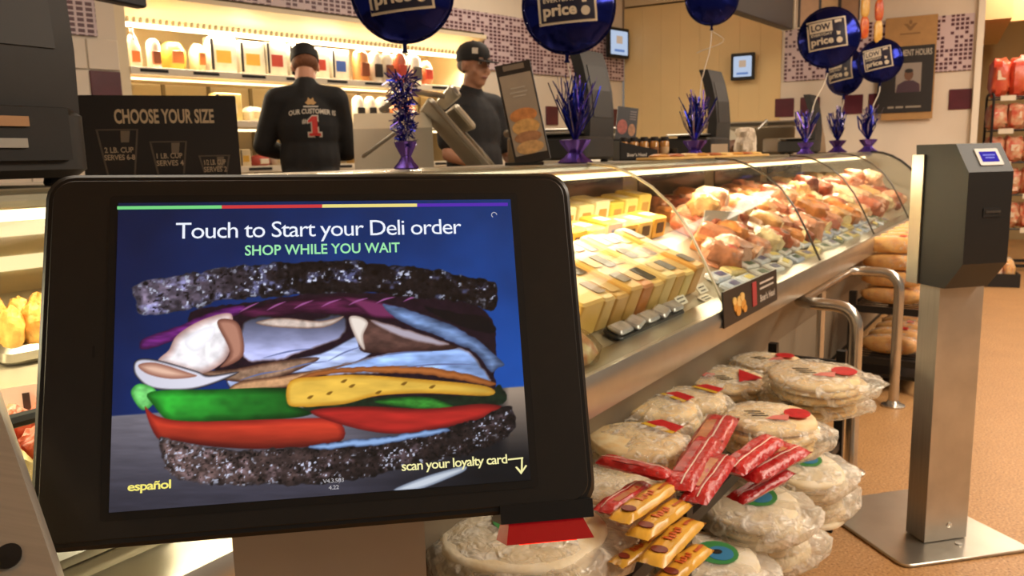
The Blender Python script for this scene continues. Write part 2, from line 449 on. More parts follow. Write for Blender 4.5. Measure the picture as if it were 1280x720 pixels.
# ------------------------------------------------------------------ wall refrigerator
m_fr_white = mat('refrigerator_white', (236, 222, 190), .4)
m_fr_shelf = mat('shelf_cream', (222, 202, 160), .4)
m_dark = mat('black_plastic', (26, 24, 22), .45, noise_amt=.08, noise_scale=30)
m_black = mat('matte_black', (16, 15, 14), .6)
m_steel = mat('brushed_steel', (186, 180, 170), .36, .75, noise_amt=.10, noise_scale=8, stretch=(1, 60, 1))
m_steel2 = mat('steel_satin', (192, 188, 178), .30, .9, noise_amt=.05, noise_scale=10)
m_tube = emat('fluorescent_tube', (255, 236, 196), 7.0)
fr = thing('wall_refrigerator', 'long lit open wall refrigerator with cream shelves behind the two workers', 'refrigerator', m=MW @ Matrix.Translation((XF0, 0, 0)))
FL = XF1 - XF0
g = G(); g.box((FL/2, .70, FZ/2), (FL, .04, FZ)); g.box((.03, .36, FZ/2), (.06, .68, FZ)); g.box((FL-.03, .36, FZ/2), (.06, .68, FZ))
g.build('cabinet', m_fr_white, fr, 0)
G().sweep([(-.03, FZ-.03), (-.03, FZ), (.70, FZ), (.70, FZ-.10), (.22, FZ-.16), (.20, FZ-.12)], 0, FL).build('canopy', m_fr_white, fr, 0)
g = G()
for k in range(70): g.box((.10 + k*(FL-.2)/69, .197, FZ-.13), (.012, .02, .03))
v = g.build('vent_slots', mat('slot_grey', (150, 134, 104), .6), fr, 0); v['kind'] = 'stuff'
G().rbox((FL/2, .36, .30), (FL-.12, .66, .60), .01, .005).build('base', mat('refrigerator_base', (90, 84, 76), .5), fr, 0)
SH = [1.83, 1.52, 1.22, .88]
for i, z in enumerate(SH):
    d0 = .0 if i < 3 else -.0
    sh = G().rbox((FL/2, .33, z-.012), (FL-.12, .62, .022), .004, .004).build('shelf', m_fr_shelf, fr, 0)
    G().rbox((FL/2, .015, z-.006), (FL-.12, .012, .045), .003, .003).build('price_rail', mat('rail_white', (238, 228, 205), .35), sh, 0)
    if i != 1:
        for k in range(9):
            x = .2 + k*.33 + (i % 2)*.05
            G().box((x, .006, z-.004), (.17, .004, .018)).build('price_strip', m_black, sh, 0)
G().tube([(.1, .16, FZ-.17), (FL-.1, .16, FZ-.17)], .014).build('light_tube', m_tube, fr)
for z in (1.80, 1.49): G().tube([(.1, .14, z-.012), (FL-.1, .14, z-.012)], .008).build('light_tube', emat('shelf_tube', (255, 226, 176), 3.0), fr)
for k in range(3):
    p = MW @ Vector((XF0 + .55 + k*.97, .13, FZ-.20)); area('refrigerator_lamp', p, .9, .06, 15, (1, .86, .62), (math.radians(-18), 0, W_RZ))
    p = MW @ Vector((XF0 + .55 + k*.97, .12, 1.78)); area('refrigerator_lamp', p, .9, .06, 4.5, (1, .86, .62), (math.radians(-18), 0, W_RZ))
for k in range(9): G().box((.2 + k*.33, .675, 1.5), (.025, .012, 1.2)).build('shelf_standard', mat('standard_grey', (150, 136, 108), .5), fr, 0)

# goods in the refrigerator: pixel column, shelf, width px, height m, kind, colours
def goods(name, label, cat, px, shelf, wpx, h, kind, c1, c2, y=.13, n=0, dx=0.0):
    wy = lambda q: (onplane(q, 110, K + WN*y, WN) - K).dot(WW)
    x = wy(px) - XF0 + dx; w = abs(wy(px + wpx/2) - wy(px - wpx/2))*.97; z = SH[shelf] + .001
    t = thing(name, label, cat, m=MW @ Matrix.Translation((XF0 + x, y, z)), group='goods in the wall refrigerator')
    mm = mat('goods_%d_%d_%d' % c1, c1, .38, noise_amt=.10, noise_scale=14, bump=.2, bump_scale=25); ml = mat('print_%d_%d_%d' % c2, c2, .4)
    if kind == 'box':
        G().rbox((0, .04, h/2), (w, .10, h), .008, .006).build('carton', mm, t)
        G().box((0, -.0115, h*.5), (w*.55, .003, h*.32)).build('print', ml, t, 0)
        G().box((-w*.42, -.0115, h*.55), (w*.10, .003, h*.8)).build('edge_print', mat('print_black', (38, 32, 28), .4), t, 0)
    elif kind == 'bag':
        pr = [(.02, 0), (w*.46, .01), (w*.5, h*.25), (w*.44, h*.55), (w*.25, h*.78), (w*.08, h*.88), (w*.10, h)]
        G().lathe(pr, 16, sy=.55/ max(w, .02) * .12, fn=lambda a, r, z_: r*(1+.08*math.sin(5*a+z_*30))).build('bag', mm, t)
        G().lathe([(w*.30, h*.70), (w*.12, h*.88), (w*.13, h*1.0), (w*.02, h*1.01)], 12, sy=.55/max(w, .02)*.13).build('tied_top', ml, t)
        G().box((0, -.038, h*.32), (w*.5, .006, h*.25)).build('print', mat('print_orange', (214, 120, 60), .4), t, 0)
    elif kind == 'chub':
        pr = [(w*.2, 0), (w*.46, h*.05), (w*.5, h*.15), (w*.5, h*.8), (w*.42, h*.92), (w*.2, h)]
        G().lathe(pr, 18).build('roll', mm, t)
        G().rbox((0, -w*.46, h*.42), (w*.6, .03, h*.4), .005, .004).build('print', ml, t)
    else:
        G().ell((0, .05, h/2), (w/2, .075, h/2), amp=.12, seed=n, sq=.8).build('meat', mm, t)
        G().rbox((0, -.02, h*.5), (w*.5, .02, h*.4), .004, .003).build('print', ml, t)
W_, CR, OR, RD, BR, YE = (240, 230, 210), (232, 212, 170), (206, 122, 64), (176, 60, 44), (140, 74, 40), (226, 176, 70)
FG = [
 ('bread_bag', 'white poultry bag with red tied neck at the far left of the top shelf', 'bag', 150, 0, 15, .27, 'bag', W_, RD),
 ('bread_bag', 'white poultry bag with red tied neck, second from left on the top shelf', 'bag', 171, 0, 20, .26, 'bag', W_, RD),
 ('deli_loaf', 'pale loaf with black print beside the two red-necked bags', 'deli meat', 196, 0, 17, .20, 'chub', W_, BR),
 ('deli_loaf', 'large yellow and orange printed meat pack on top shelf', 'deli meat', 224, 0, 30, .20, 'lump', YE, OR),
 ('deli_loaf', 'small tan wedge of meat beside the black-edged carton', 'deli meat', 254, 0, 16, .20, 'lump', CR, OR),
 ('meat_carton', 'white carton with black edge, leftmost of the white cartons', 'carton', 282, 0, 34, .25, 'box', W_, YE),
 ('meat_carton', 'white carton with small yellow print left of the worker cap', 'carton', 318, 0, 32, .24, 'box', W_, YE),
 ('meat_carton', 'white carton with red print just left of the cap', 'carton', 348, 0, 26, .25, 'box', W_, RD),
 ('meat_carton', 'white carton hidden behind the worker cap', 'carton', 376, 0, 24, .25, 'box', W_, RD),
 ('meat_carton', 'white carton with red print just right of the cap', 'carton', 402, 0, 22, .24, 'box', W_, RD),
 ('meat_carton', 'white carton with blue print right of the worker head', 'carton', 427, 0, 22, .24, 'box', W_, (60, 90, 170)),
 ('deli_roll', 'orange smoked roll with dark print on top shelf', 'deli meat', 452, 0, 17, .25, 'chub', (206, 140, 80), BR),
 ('deli_roll', 'white roll with tall black print on top shelf', 'deli meat', 470, 0, 14, .25, 'chub', W_, (40, 34, 30)),
 ('deli_roll', 'white roll with brown meat picture left of the balloon neck', 'deli meat', 484, 0, 13, .25, 'chub', W_, BR),
 ('deli_roll', 'red-brown ham roll behind the balloon neck', 'deli meat', 499, 0, 16, .26, 'chub', (180, 84, 52), RD),
 ('deli_roll', 'white oval roll right of the balloon neck', 'deli meat', 517, 0, 16, .25, 'chub', W_, (90, 84, 76)),
 ('deli_roll', 'round brown ham at the right end of the top shelf', 'deli meat', 535, 0, 18, .22, 'lump', (168, 86, 50), RD),
 ('poultry_pack', 'orange roast chicken on the middle shelf above the size sign', 'deli meat', 172, 1, 40, .11, 'lump', OR, (220, 150, 100)),
 ('meat_carton', 'slanted yellow and white pack on the middle shelf', 'carton', 284, 1, 34, .20, 'box', (224, 200, 130), W_),
 ('poultry_pack', 'white wrapped round pack by the worker elbow', 'deli meat', 318, 1, 26, .12, 'lump', W_, CR),
 ('deli_roll', 'tall white roll with black print, left of the three on the middle shelf', 'deli meat', 446, 1, 13, .22, 'chub', W_, (40, 34, 30)),
 ('deli_roll', 'tall white roll with black print, middle of the three on the middle shelf', 'deli meat', 461, 1, 12, .22, 'chub', W_, (44, 36, 30)),
 ('deli_roll', 'tall white roll with grey print, right of the three on the middle shelf', 'deli meat', 476, 1, 14, .22, 'chub', W_, (84, 72, 60)),
 ('poultry_pack', 'orange ham left of the blue tinsel on the middle shelf', 'deli meat', 493, 1, 18, .17, 'lump', OR, W_),
 ('poultry_pack', 'red ham behind the blue tinsel on the middle shelf', 'deli meat', 512, 1, 20, .17, 'lump', (186, 92, 62), W_),
 ('meat_pack', 'cream block standing right of the size sign on the lower shelf', 'deli meat', 300, 2, 14, .13, 'box', CR, YE),
 ('meat_pack', 'red and white pack right of the size sign on the lower shelf', 'deli meat', 322, 2, 22, .09, 'lump', (200, 90, 84), W_),
 ('meat_pack', 'white round pack left of the worker hip on the lower shelf', 'deli meat', 344, 2, 18, .12, 'lump', W_, CR),
 ('meat_carton', 'tall tan box right of the worker on the lower shelf', 'carton', 446, 2, 20, .20, 'box', (220, 184, 120), CR),
 ('meat_carton', 'narrow cream box left of the slicer on the lower shelf', 'carton', 466, 2, 14, .18, 'box', CR, OR),
]
for i, r in enumerate(FG): goods(*r, n=i)

# ------------------------------------------------------------------ wall screens
def wall_screen(M, x, z, w, h, label, tilt):
    t = thing('wall_screen', label, 'screen', m=M @ Matrix.Translation((x, -.06, z)) @ rotm(0, 0, tilt))
    def slab(x, y, z, a, b, d, name, m): G().prism(rrect(a, b, .008), 0, d, Matrix.Translation((x, y, z)) @ RXT).build(name, m, t, 0)
    slab(0, .02, 0, w, h, .04, 'frame', m_black); slab(0, -.02, 0, w-.05, h-.06, .003, 'display', emat('pale_blue_screen', (190, 206, 232), .9))
    slab(0, -.023, h*.10, w*.30, h*.26, .002, 'picture', emat('screen_tan', (206, 176, 150), .8)); slab(0, -.023, -h*.26, w*.5, h*.08, .002, 'caption', emat('screen_blue', (110, 140, 200), .8))
    G().box((0, .045, 0), (.08, .06, .08)).build('bracket', m_black, t)
wall_screen(MW, -.19, 2.36, .33, .29, 'small wall screen with pale blue picture beside the second balloon', .0)
wall_screen(MR, 1.22, 2.055, .22, .25, 'small wall screen on the cream wall behind the tall black scale', .0)

# ------------------------------------------------------------------ deli case
case = thing('deli_case', 'long curved-glass deli case full of meats and cheeses running to the back wall', 'display case', m=MC.copy())
S0, S1 = -2.3, 5.40
m_case = mat('case_beige', (136, 124, 106), .45, noise_amt=.05, noise_scale=4)
m_glass = clear_mat('case_glass', (250, 252, 248), .01, .30, .04)
m_cream_steel = mat('case_top', (176, 164, 142), .35, .5, noise_amt=.05, noise_scale=6)
G().box(((S0+S1)/2, .62, .06), (S1-S0, .76, .12)).build('toe_kick', m_black, case, 0)
G().sweep([(.05, .70), (.14, .45), (.16, .12), (1.05, .12), (1.05, .74), (.05, .74)], S0, S1).build('lower_panel', m_case, case, 0)
G().sweep([(-.035, .71), (-.04, .775), (-.03, .80), (.06, .80), (.06, .70), (-.02, .70)], S0, S1).build('bumper_rail', m_steel2, case)
G().sweep([(.06, .74), (.06, .79), (.42, .93), (.82, 1.0), (1.05, 1.0), (1.05, .74)], S0, S1).build('display_deck', mat('deck_steel', (190, 180, 160), .35, .6), case, 0)
GL = [(-.016, .80), (.015, .865), (.046, .929), (.092, 1.015), (.149, 1.092), (.215, 1.149), (.282, 1.188), (.35, 1.213), (.435, 1.222)]
SEAM = [-1.55, -.38, .787, 1.93, 3.09, 4.25]
ends = [S0] + SEAM + [S1]
for a, b in zip(ends[:-1], ends[1:]): G().sheet(GL, a+.004, b-.004, .006).build('glass_pane', m_glass, case)
for k, s in enumerate(SEAM): G().tube([(s, t-.003, z+.003) for t, z in GL], .0045, 6).build('glass_seam', mat('seam_pale', (206, 196, 170), .3) if k < 3 else mat('seam_dark', (52, 46, 40), .3), case)
G().box(((S0+S1)/2, .74, 1.212), (S1-S0, .62, .022)).build('counter_top', m_cream_steel, case, 0)
G().tube([(S0, .43, 1.206), (S1, .43, 1.206)], .012).build('front_trim', m_steel2, case)
G().tube([(S0+.05, .47, 1.186), (S1-.05, .47, 1.186)], .011).build('light_tube', emat('case_tube', (255, 226, 170), 5.0), case)
g = G(); g.box(((S0+S1)/2, .99, 1.08), (S1-S0, .04, .24)); g.build('rear_panel', mat('case_inner', (206, 190, 156), .4), case, 0)
for k in range(2, 7):
    s = S0 + .15 + k*1.1
    G().prism(rrect(.92, .15, .03), 0, .008, Matrix.Translation((s+.5, .97, 1.105)) @ RXT).build('rear_window', mat('dark_window', (40, 40, 40), .15), case)
poly_end = [(t, z) for t, z in GL] + [(1.05, 1.222), (1.05, .80)]
G().sweep(poly_end, S1-.004, S1+.004).build('end_glass', m_glass, case, 0)
G().tube([(S1, t-.004, z+.004) for t, z in GL], .009, 6).build('end_trim', m_black, case)
for k in range(6):
    s = -1.6 + k*1.28
    p = cp(s, .44, 1.175); area('case_lamp', p, 1.2, .04, 12.0 if k < 3 else 9.0, (1, .83, .56), (math.radians(-22), 0, CASE_RZ))

# ------------------------------------------------------------------ order kiosk
KX = Vector((.979, .188, -.024)).normalized(); KY = Vector((-.056, .354, .936)); KY = (KY - KX*KX.dot(KY)).normalized()
KT = Vector((-.144, .603, 1.112)); KN = KX.cross(KY).normalized()
MK = frame(KT, KX, KY, KN)
pc = at(416, 700, .68)
kio = thing('order_kiosk', 'large black touch-screen order kiosk on a steel post showing a sandwich', 'kiosk', (pc.x, pc.y, 0), math.atan2(KX.y, KX.x))
MKI = wm(kio).inverted() @ MK
m_bez = mat('kiosk_black', (36, 33, 29), .42, noise_amt=.06, noise_scale=60)
g = G(); g.prism(rrect(.409, .277, .019, 5), -.030, 0, MKI, .003); g.prism(rrect(.34, .22, .02), -.058, -.029, MKI, .01)
hs = g.build('housing', mat('kiosk_shell', (24, 22, 20), .4), kio)
G().prism(rrect(.397, .265, .015, 5), 0, .0016, MKI, .0007).build('bezel', m_bez, kio)
G().prism(rrect(.316, .240, .003), .0016, .0022, MKI).build('screen_border', m_black, kio)
# the picture on the screen, painted point by point
NX, NY = 460, 345
SW, SHH = .304, .228
us = np.linspace(-SW/2, SW/2, NX); vs_ = np.linspace(-SHH/2, SHH/2, NY); UU, VV = np.meshgrid(us, vs_)
P3 = np.array(KT)[None, None] + UU[..., None]*np.array(KX) + VV[..., None]*np.array(KY) - np.array(CAM)
dd = P3 @ np.array(_F); PX = 640 + FPX*(P3 @ np.array(_R))/dd; PY = 360 - FPX*(P3 @ np.array(_U))/dd   # picture coordinates of the artwork
rng = np.random.default_rng(3)
def vnoise(sx, sy, seed=0, oct=3):
    out = np.zeros_like(PX); amp = 1.0; tot = 0
    for o in range(oct):
        gx = PX/sx*(2**o); gy = PY/sy*(2**o); r = np.random.default_rng(seed*17+o); T = r.random((256, 256))
        ix = np.floor(gx).astype(int); iy = np.floor(gy).astype(int); fx = gx-ix; fy = gy-iy; fx = fx*fx*(3-2*fx); fy = fy*fy*(3-2*fy)
        a = T[iy % 256, ix % 256]; b = T[iy % 256, (ix+1) % 256]; c = T[(iy+1) % 256, ix % 256]; d = T[(iy+1) % 256, (ix+1) % 256]
        out += amp*((a*(1-fx)+b*fx)*(1-fy) + (c*(1-fx)+d*fx)*fy); tot += amp; amp *= .55
    return out/tot
def smooth_poly(pts, n=5):
    p = np.array(pts, float); k = len(p); out = []
    for i in range(k):
        p0, p1, p2, p3 = p[i-1], p[i], p[(i+1) % k], p[(i+2) % k]
        for j in range(n):
            t = j/n; out.append(.5*((2*p1)+(-p0+p2)*t+(2*p0-5*p1+4*p2-p3)*t*t+(-p0+3*p1-3*p2+p3)*t**3))
    return np.array(out)
def sdf(pts, rough=0, seed=0, smooth=True):
    q = smooth_poly(pts) if smooth else np.array(pts, float)
    x = PX; y = PY
    if rough: x = PX + rough*(vnoise(9, 9, seed+40, 2)-.5)*2; y = PY + rough*(vnoise(9, 9, seed+41, 2)-.5)*2
    D = np.full(PX.shape, 1e9); ins = np.zeros(PX.shape, bool); n = len(q)
    for i in range(n):
        ax, ay = q[i]; bx, by = q[(i+1) % n]; ex, ey = bx-ax, by-ay; L2 = ex*ex+ey*ey+1e-9
        t = np.clip(((x-ax)*ex+(y-ay)*ey)/L2, 0, 1); D = np.minimum(D, (x-ax-t*ex)**2+(y-ay-t*ey)**2)
        c = ((ay > y) != (by > y)) & (x < (bx-ax)*(y-ay)/(by-ay+1e-12)+ax); ins ^= c
    D = np.sqrt(D); return np.where(ins, -D, D)
def col3(c): return np.array(c, float)
IMG = np.zeros(PX.shape + (3,))
def over(c, a):
    global IMG
    IMG = IMG*(1-a[..., None]) + c*a[..., None]
def paint(pts, c_in, c_edge=None, edge=6.0, soft=1.3, rough=0, seed=0, lo=None, grain=0, shade=None, smooth=True):
    d = sdf(pts, rough, seed, smooth); a = np.clip(.5 - d/soft, 0, 1)
    c = np.broadcast_to(col3(c_in), IMG.shape).copy()
    if c_edge is not None:
        w = np.clip(1 + d/edge, 0, 1)[..., None]; c = c*(1-w) + col3(c_edge)*w
    if shade is not None: c = c*shade[..., None]
    if grain: c = c*(1 + grain*(vnoise(7, 7, seed+7)-.5))[..., None]
    over(np.clip(c, 0, 255), a); return d
ny = vnoise(60, 60, 1); nf = vnoise(3.2, 3.2, 2, 2); nm = vnoise(12, 9, 5)
hx = np.clip((PX-145)/510, 0, 1); vy = np.clip((PY-250)/260, 0, 1)
IMG[:] = col3((14, 34, 88))*(1-hx[..., None]) + col3((26, 82, 178))*hx[..., None]
IMG *= (.62 + .5*vy*.9 + .25*(ny-.5))[..., None]
tb = 519 - (PX-145)*.072
a = np.clip((PY-tb)/2, 0, 1); depth = np.clip((PY-tb)/110, 0, 1)
tab = (col3((136, 130, 142))*(1-depth[..., None]) + col3((62, 60, 74))*depth[..., None])*(.9+.25*(vnoise(40, 5, 9)-.5))[..., None]
tab = np.where((PX > 420)[..., None], tab*np.clip(1-(PX-420)/260, .3, 1)[..., None], tab)
rgt = np.clip((PX-622)/14, 0, 1)[..., None]*np.clip(1-(PY-490)/85, 0, 1)[..., None]; tab = tab*(1-rgt) + col3((168, 148, 130))*rgt
over(tab, a)
def bread(pts, seed, leftlight, base=(22, 17, 18), patch=(66, 78, 122), light=(118, 110, 136), fine=4.2):
    d = sdf(pts, 3.0, seed); al = np.clip(.5 - d/1.3, 0, 1)
    sp = vnoise(fine, fine*.9, seed, 2); sp2 = vnoise(20, 12, seed+3, 3); sp3 = vnoise(7, 6, seed+9, 2)
    br = np.broadcast_to(col3(base), IMG.shape)*(.5 + 1.0*sp3)[..., None]
    pk = np.clip((sp2-.50)*5, 0, 1)*np.clip((sp3-.35)*3, 0, 1)
    br = br + col3(patch)*(pk*.75)[..., None]
    L = np.clip(1 - (PX-170)/leftlight, 0, 1)
    br = br + col3(light)*(L**1.3*(.25+.9*sp3))[..., None]
    k = np.clip((sp - .655)*9, 0, 1)*np.clip((sp2-.42)*6 + .55*L, .06, 1)*.85
    br = br*(1-k[..., None]) + col3((196, 202, 226))*k[..., None]
    dk = np.clip((.34 - sp)*8, 0, 1); br = br*(1-.7*dk[..., None])
    rim = np.clip(1 + d/2.2, 0, 1)*.35; br = br*(1-rim[..., None]) + col3((112, 110, 132))*(rim*(.4+.6*L))[..., None]
    br = br*np.clip(.7 + .4*np.clip(-d/10, 0, 1), 0, 1.1)[..., None]
    over(np.clip(br, 0, 255), al)
# fillings, back to front
paint([(240, 392), (300, 380), (420, 366), (560, 374), (614, 400), (618, 470), (600, 500), (420, 500), (300, 480), (250, 440)], (30, 16, 26), rough=2, seed=3, grain=.6)
paint([(177, 427), (181, 438), (222, 424), (262, 404), (305, 391), (300, 382), (262, 392), (225, 408), (195, 418)], (96, 32, 104), (52, 14, 52), 5, rough=1, seed=4, shade=.7+.9*vnoise(30, 3, 8))
paint([(300, 390), (360, 377), (430, 371), (480, 380), (500, 400), (440, 396), (380, 392), (330, 400)], (70, 24, 52), (30, 10, 22), 6, shade=.5+1.1*vnoise(26, 4, 12))
paint([(430, 372), (480, 379), (520, 396), (470, 398), (450, 386)], (110, 44, 84), (50, 16, 36), 4)
paint([(478, 380), (530, 395), (580, 415), (628, 452), (622, 460), (612, 466), (594, 442), (547, 421), (500, 402)], (118, 146, 196), (64, 78, 112), 8, rough=1.5, shade=.6+.7*vnoise(26, 6, 63), seed=6)
paint([(530, 384), (575, 392), (606, 398), (620, 414), (600, 416), (560, 402)], (14, 12, 16), rough=2, seed=8)
paint([(286, 470), (330, 455), (400, 442), (452, 418), (470, 436), (440, 456), (384, 466), (350, 470), (302, 490), (290, 488)], (186, 202, 250), (34, 26, 36), 2.4, shade=.62+.6*vnoise(30, 7, 14), seed=9)
paint([(303, 408), (330, 396), (380, 402), (422, 393), (434, 402), (424, 424), (382, 440), (342, 452), (306, 448)], (158, 162, 204), (80, 60, 58), 3, rough=1.5, shade=.38+.8*np.clip((PY-398)/44, 0, 1)*(.75+.5*vnoise(24, 8, 61)), seed=10)
paint([(320, 404), (352, 398), (400, 402), (430, 396), (405, 410), (350, 410)], (196, 178, 168), (120, 92, 80), 3, grain=.4, seed=31)
paint([(245, 466), (290, 462), (345, 452), (400, 448), (350, 472), (300, 478)], (150, 118, 96), (60, 34, 26), 5, grain=.6, seed=33)
paint([(382, 470), (430, 456), (480, 443), (540, 433), (580, 437), (600, 455), (613, 478), (570, 468), (500, 465), (430, 469)], (152, 184, 246), (120, 96, 92), 3.5, rough=2, shade=.58+.68*vnoise(30, 9, 16), seed=11)
paint([(436, 399), (447, 396), (478, 404), (523, 421), (568, 432), (560, 438), (500, 441), (455, 441), (446, 424)], (84, 58, 52), (44, 26, 24), 8, shade=.6+.9*vnoise(18, 8, 18), seed=12)
paint([(436, 399), (448, 396), (460, 404), (454, 420), (456, 438), (446, 426)], (226, 214, 204), (170, 150, 140), 4)
paint([(462, 400), (500, 410), (560, 430), (540, 432), (495, 420)], (172, 162, 176), (110, 84, 80), 3, rough=1, seed=36)
paint([(286, 490), (300, 478), (350, 471), (400, 462), (440, 455), (380, 472), (372, 482), (310, 490)], (198, 150, 108), (90, 56, 40), 4, grain=.4, seed=44)
paint([(363, 478), (420, 467), (470, 466), (540, 470), (610, 482), (612, 476), (540, 460), (470, 458), (400, 464)], (176, 104, 52), (120, 66, 30), 4, rough=1.5, seed=46)
paint([(199, 452), (212, 438), (222, 420), (250, 402), (284, 392), (292, 402), (288, 440), (274, 458), (250, 468), (225, 462)], (255, 250, 255), (176, 136, 128), 10, shade=.78+.4*vnoise(16, 12, 20), seed=13)
paint([(272, 404), (290, 400), (302, 412), (304, 446), (276, 460), (288, 440)], (178, 126, 106), (110, 66, 54), 6)
paint([(232, 428), (252, 412), (270, 410), (262, 428), (244, 440)], (255, 255, 255), (240, 236, 246), 5)
paint([(258, 430), (264, 430), (262, 446), (258, 446)], (255, 255, 255))
for q_ in range(7):                                   # pale veins on the onion and creases on the turkey
    x_ = 300 + q_*34; paint([(x_, 391-q_*2.2), (x_+10, 384-q_*2), (x_+24, 379-q_*1.4), (x_+11, 386-q_*2)], (150, 84, 140))
for (xa, ya, xb, yb) in ((300, 476, 352, 464), (352, 464, 410, 452), (410, 452, 452, 434), (330, 448, 392, 436), (470, 446, 540, 440), (500, 460, 590, 456)):
    paint([(xa, ya), ((xa+xb)/2, (ya+yb)/2-3), (xb, yb), ((xa+xb)/2, (ya+yb)/2-1)], (96, 106, 150))
paint([(168, 457), (176, 449), (200, 451), (246, 464), (262, 470), (300, 465), (268, 480), (234, 488), (192, 486), (172, 472)], (222, 220, 236), (22, 16, 20), 3, seed=14)
paint([(174, 457), (196, 454), (236, 466), (246, 471), (215, 474), (186, 468)], (240, 196, 172), (150, 96, 80), 7, seed=15)
paint([(165, 489), (176, 480), (196, 488), (192, 506), (180, 513), (170, 503)], (120, 214, 116), (60, 150, 60), 5, shade=.8+.5*vnoise(8, 8, 22))
paint([(190, 490), (273, 487), (362, 486), (366, 505), (392, 516), (353, 524), (240, 528), (213, 527), (194, 508)], (38, 134, 40), (16, 74, 20), 9, shade=np.clip(1.25-(PX-200)/240, .28, 1.2)*(.7+.7*vnoise(28, 18, 24)), seed=16)
paint([(380, 506), (480, 496), (600, 494), (624, 482), (628, 505), (560, 514), (420, 520)], (22, 36, 22), rough=2, grain=.8, seed=26)
paint([(468, 503), (500, 497), (540, 498), (574, 512), (566, 516), (517, 511)], (54, 130, 44), (20, 62, 20), 5, shade=.7+.6*vnoise(10, 5, 28))
paint([(363, 477), (400, 471), (450, 469), (533, 475), (607, 483), (611, 495), (533, 492), (473, 495), (433, 505), (400, 508), (380, 509), (360, 505)], (226, 182, 74), (190, 132, 34), 6, shade=.86+.25*vnoise(30, 8, 30), seed=17)
for fx, fy in ((388, 497), (412, 492), (440, 483), (473, 491), (430, 477), (540, 484), (505, 480)):
    paint([(fx-4, fy+1), (fx, fy-2), (fx+4, fy-2), (fx, fy+2)], (120, 86, 26))
paint([(182, 509), (197, 520), (240, 527), (353, 524), (420, 525), (424, 553), (340, 561), (273, 559), (223, 552), (197, 547)], (206, 62, 40), (124, 28, 24), 8, shade=np.clip(1.05-(PY-528)/60, .6, 1.1)*(.88+.22*vnoise(40, 6, 71)), seed=18)
paint([(388, 514), (450, 508), (533, 511), (600, 505), (628, 510), (600, 524), (540, 538), (483, 542), (427, 531)], (176, 40, 34), (96, 20, 20), 7, shade=.8+.35*vnoise(50, 8, 32), seed=19)
bread([(200, 547), (223, 553), (273, 560), (313, 563), (400, 556), (483, 546), (550, 537), (600, 522), (632, 508), (642, 514), (641, 540), (590, 566), (520, 582), (440, 600), (373, 606), (327, 606), (273, 607), (222, 598), (206, 578)], 5, 300, (34, 25, 24), (44, 40, 48), (104, 86, 84), 3.4)
paint([(395, 556), (483, 546), (552, 536), (556, 541), (485, 554), (400, 562)], (136, 168, 216), (60, 76, 110), 3, rough=2, seed=21)
bread([(171, 358), (220, 347), (273, 337), (327, 331), (420, 327), (487, 332), (537, 337), (600, 350), (620, 356), (618, 388), (580, 379), (513, 372), (463, 367), (380, 368), (340, 372), (280, 376), (240, 387), (182, 394), (172, 383)], 11, 210)
paint([(492, 612), (533, 595), (577, 583), (582, 587), (567, 595), (522, 612)], (196, 204, 216), (110, 120, 140), 4)
vg = np.clip(1.06 - .14*np.abs((PX-400)/260)**2, 0, 1.1); IMG *= vg[..., None]
ARR = np.clip(IMG/255, 0, 1); LIN = np.where(ARR <= .04045, ARR/12.92, ((ARR+.055)/1.055)**2.4)
me = bpy.data.meshes.new('display_picture'); nv = NX*NY
inv = np.array(MKI)[:3, :]; co = np.stack([UU, VV, np.full_like(UU, .0026), np.ones_like(UU)], -1).reshape(-1, 4) @ inv.T
idx = np.arange(nv).reshape(NY, NX); q = np.stack([idx[:-1, :-1], idx[:-1, 1:], idx[1:, 1:], idx[1:, :-1]], -1).reshape(-1, 4)
me.vertices.add(nv); me.vertices.foreach_set('co', co.ravel()); me.loops.add(q.size); me.loops.foreach_set('vertex_index', q.ravel().astype(np.int32))
me.polygons.add(len(q)); me.polygons.foreach_set('loop_start', np.arange(0, q.size, 4, dtype=np.int32)); me.update(calc_edges=True); me.validate()
ca = me.color_attributes.new('Col', 'FLOAT_COLOR', 'POINT'); ca.data.foreach_set('color', np.concatenate([LIN.reshape(-1, 3), np.ones((nv, 1))], 1).ravel().astype(np.float32))
me.materials.append(vcol_mat('kiosk_display', 1.0))
scr = bpy.data.objects.new('screen', me); C.objects.link(scr); scr.parent = kio; scr['label'] = 'glowing screen with sandwich on dark rye'
def kxy(x, y):
    q = onplane(x, y, KT, KN) - KT; return q.dot(KX), q.dot(KY)
def ktext(body, xl, yl, xr, h, m, bold, name, desc=0, z=.0034, sp=.90):
    x0, y0 = kxy(xl, yl); x1, _ = kxy(xr, yl); yt = kxy(xl, yl-h)[1]; yb = kxy(xl, yl+desc)[1]
    g = G(); text(g, body, MKI @ Matrix.Translation((0, 0, z)), x0, x1, yb, yt, bold, None, sp); g.build(name, m, scr, 0)
ktext('Touch to Start your Deli order', 221, 301, 577, 21, emat('text_white', (240, 244, 255)), .0, 'headline', 5.5)
ktext('SHOP WHILE YOU WAIT', 307, 321, 500, 13, emat('text_green', (160, 232, 170)), .016, 'subtitle', sp=1.0)
ktext('español', 161, 614, 215, 11, emat('text_yellow', (250, 236, 120)), .02, 'language_button', 3.5)
ktext('scan your loyalty card', 502, 589, 634, 12, emat('text_cream', (246, 238, 170)), .012, 'hint', 3.5)
ktext('V4.3.503', 404, 604, 430, 5, emat('text_dim', (190, 186, 190)), 0, 'version')
ktext('4.22', 411, 612, 424, 5, emat('text_dim', (190, 186, 190)), 0, 'version')
def kbar(pts, m, name, z=.0032):
    g = G(); g.add([tuple(MKI @ Vector((*kxy(*p), z))) for p in pts], [tuple(range(len(pts)))]); g.build(name, m, scr, 0)
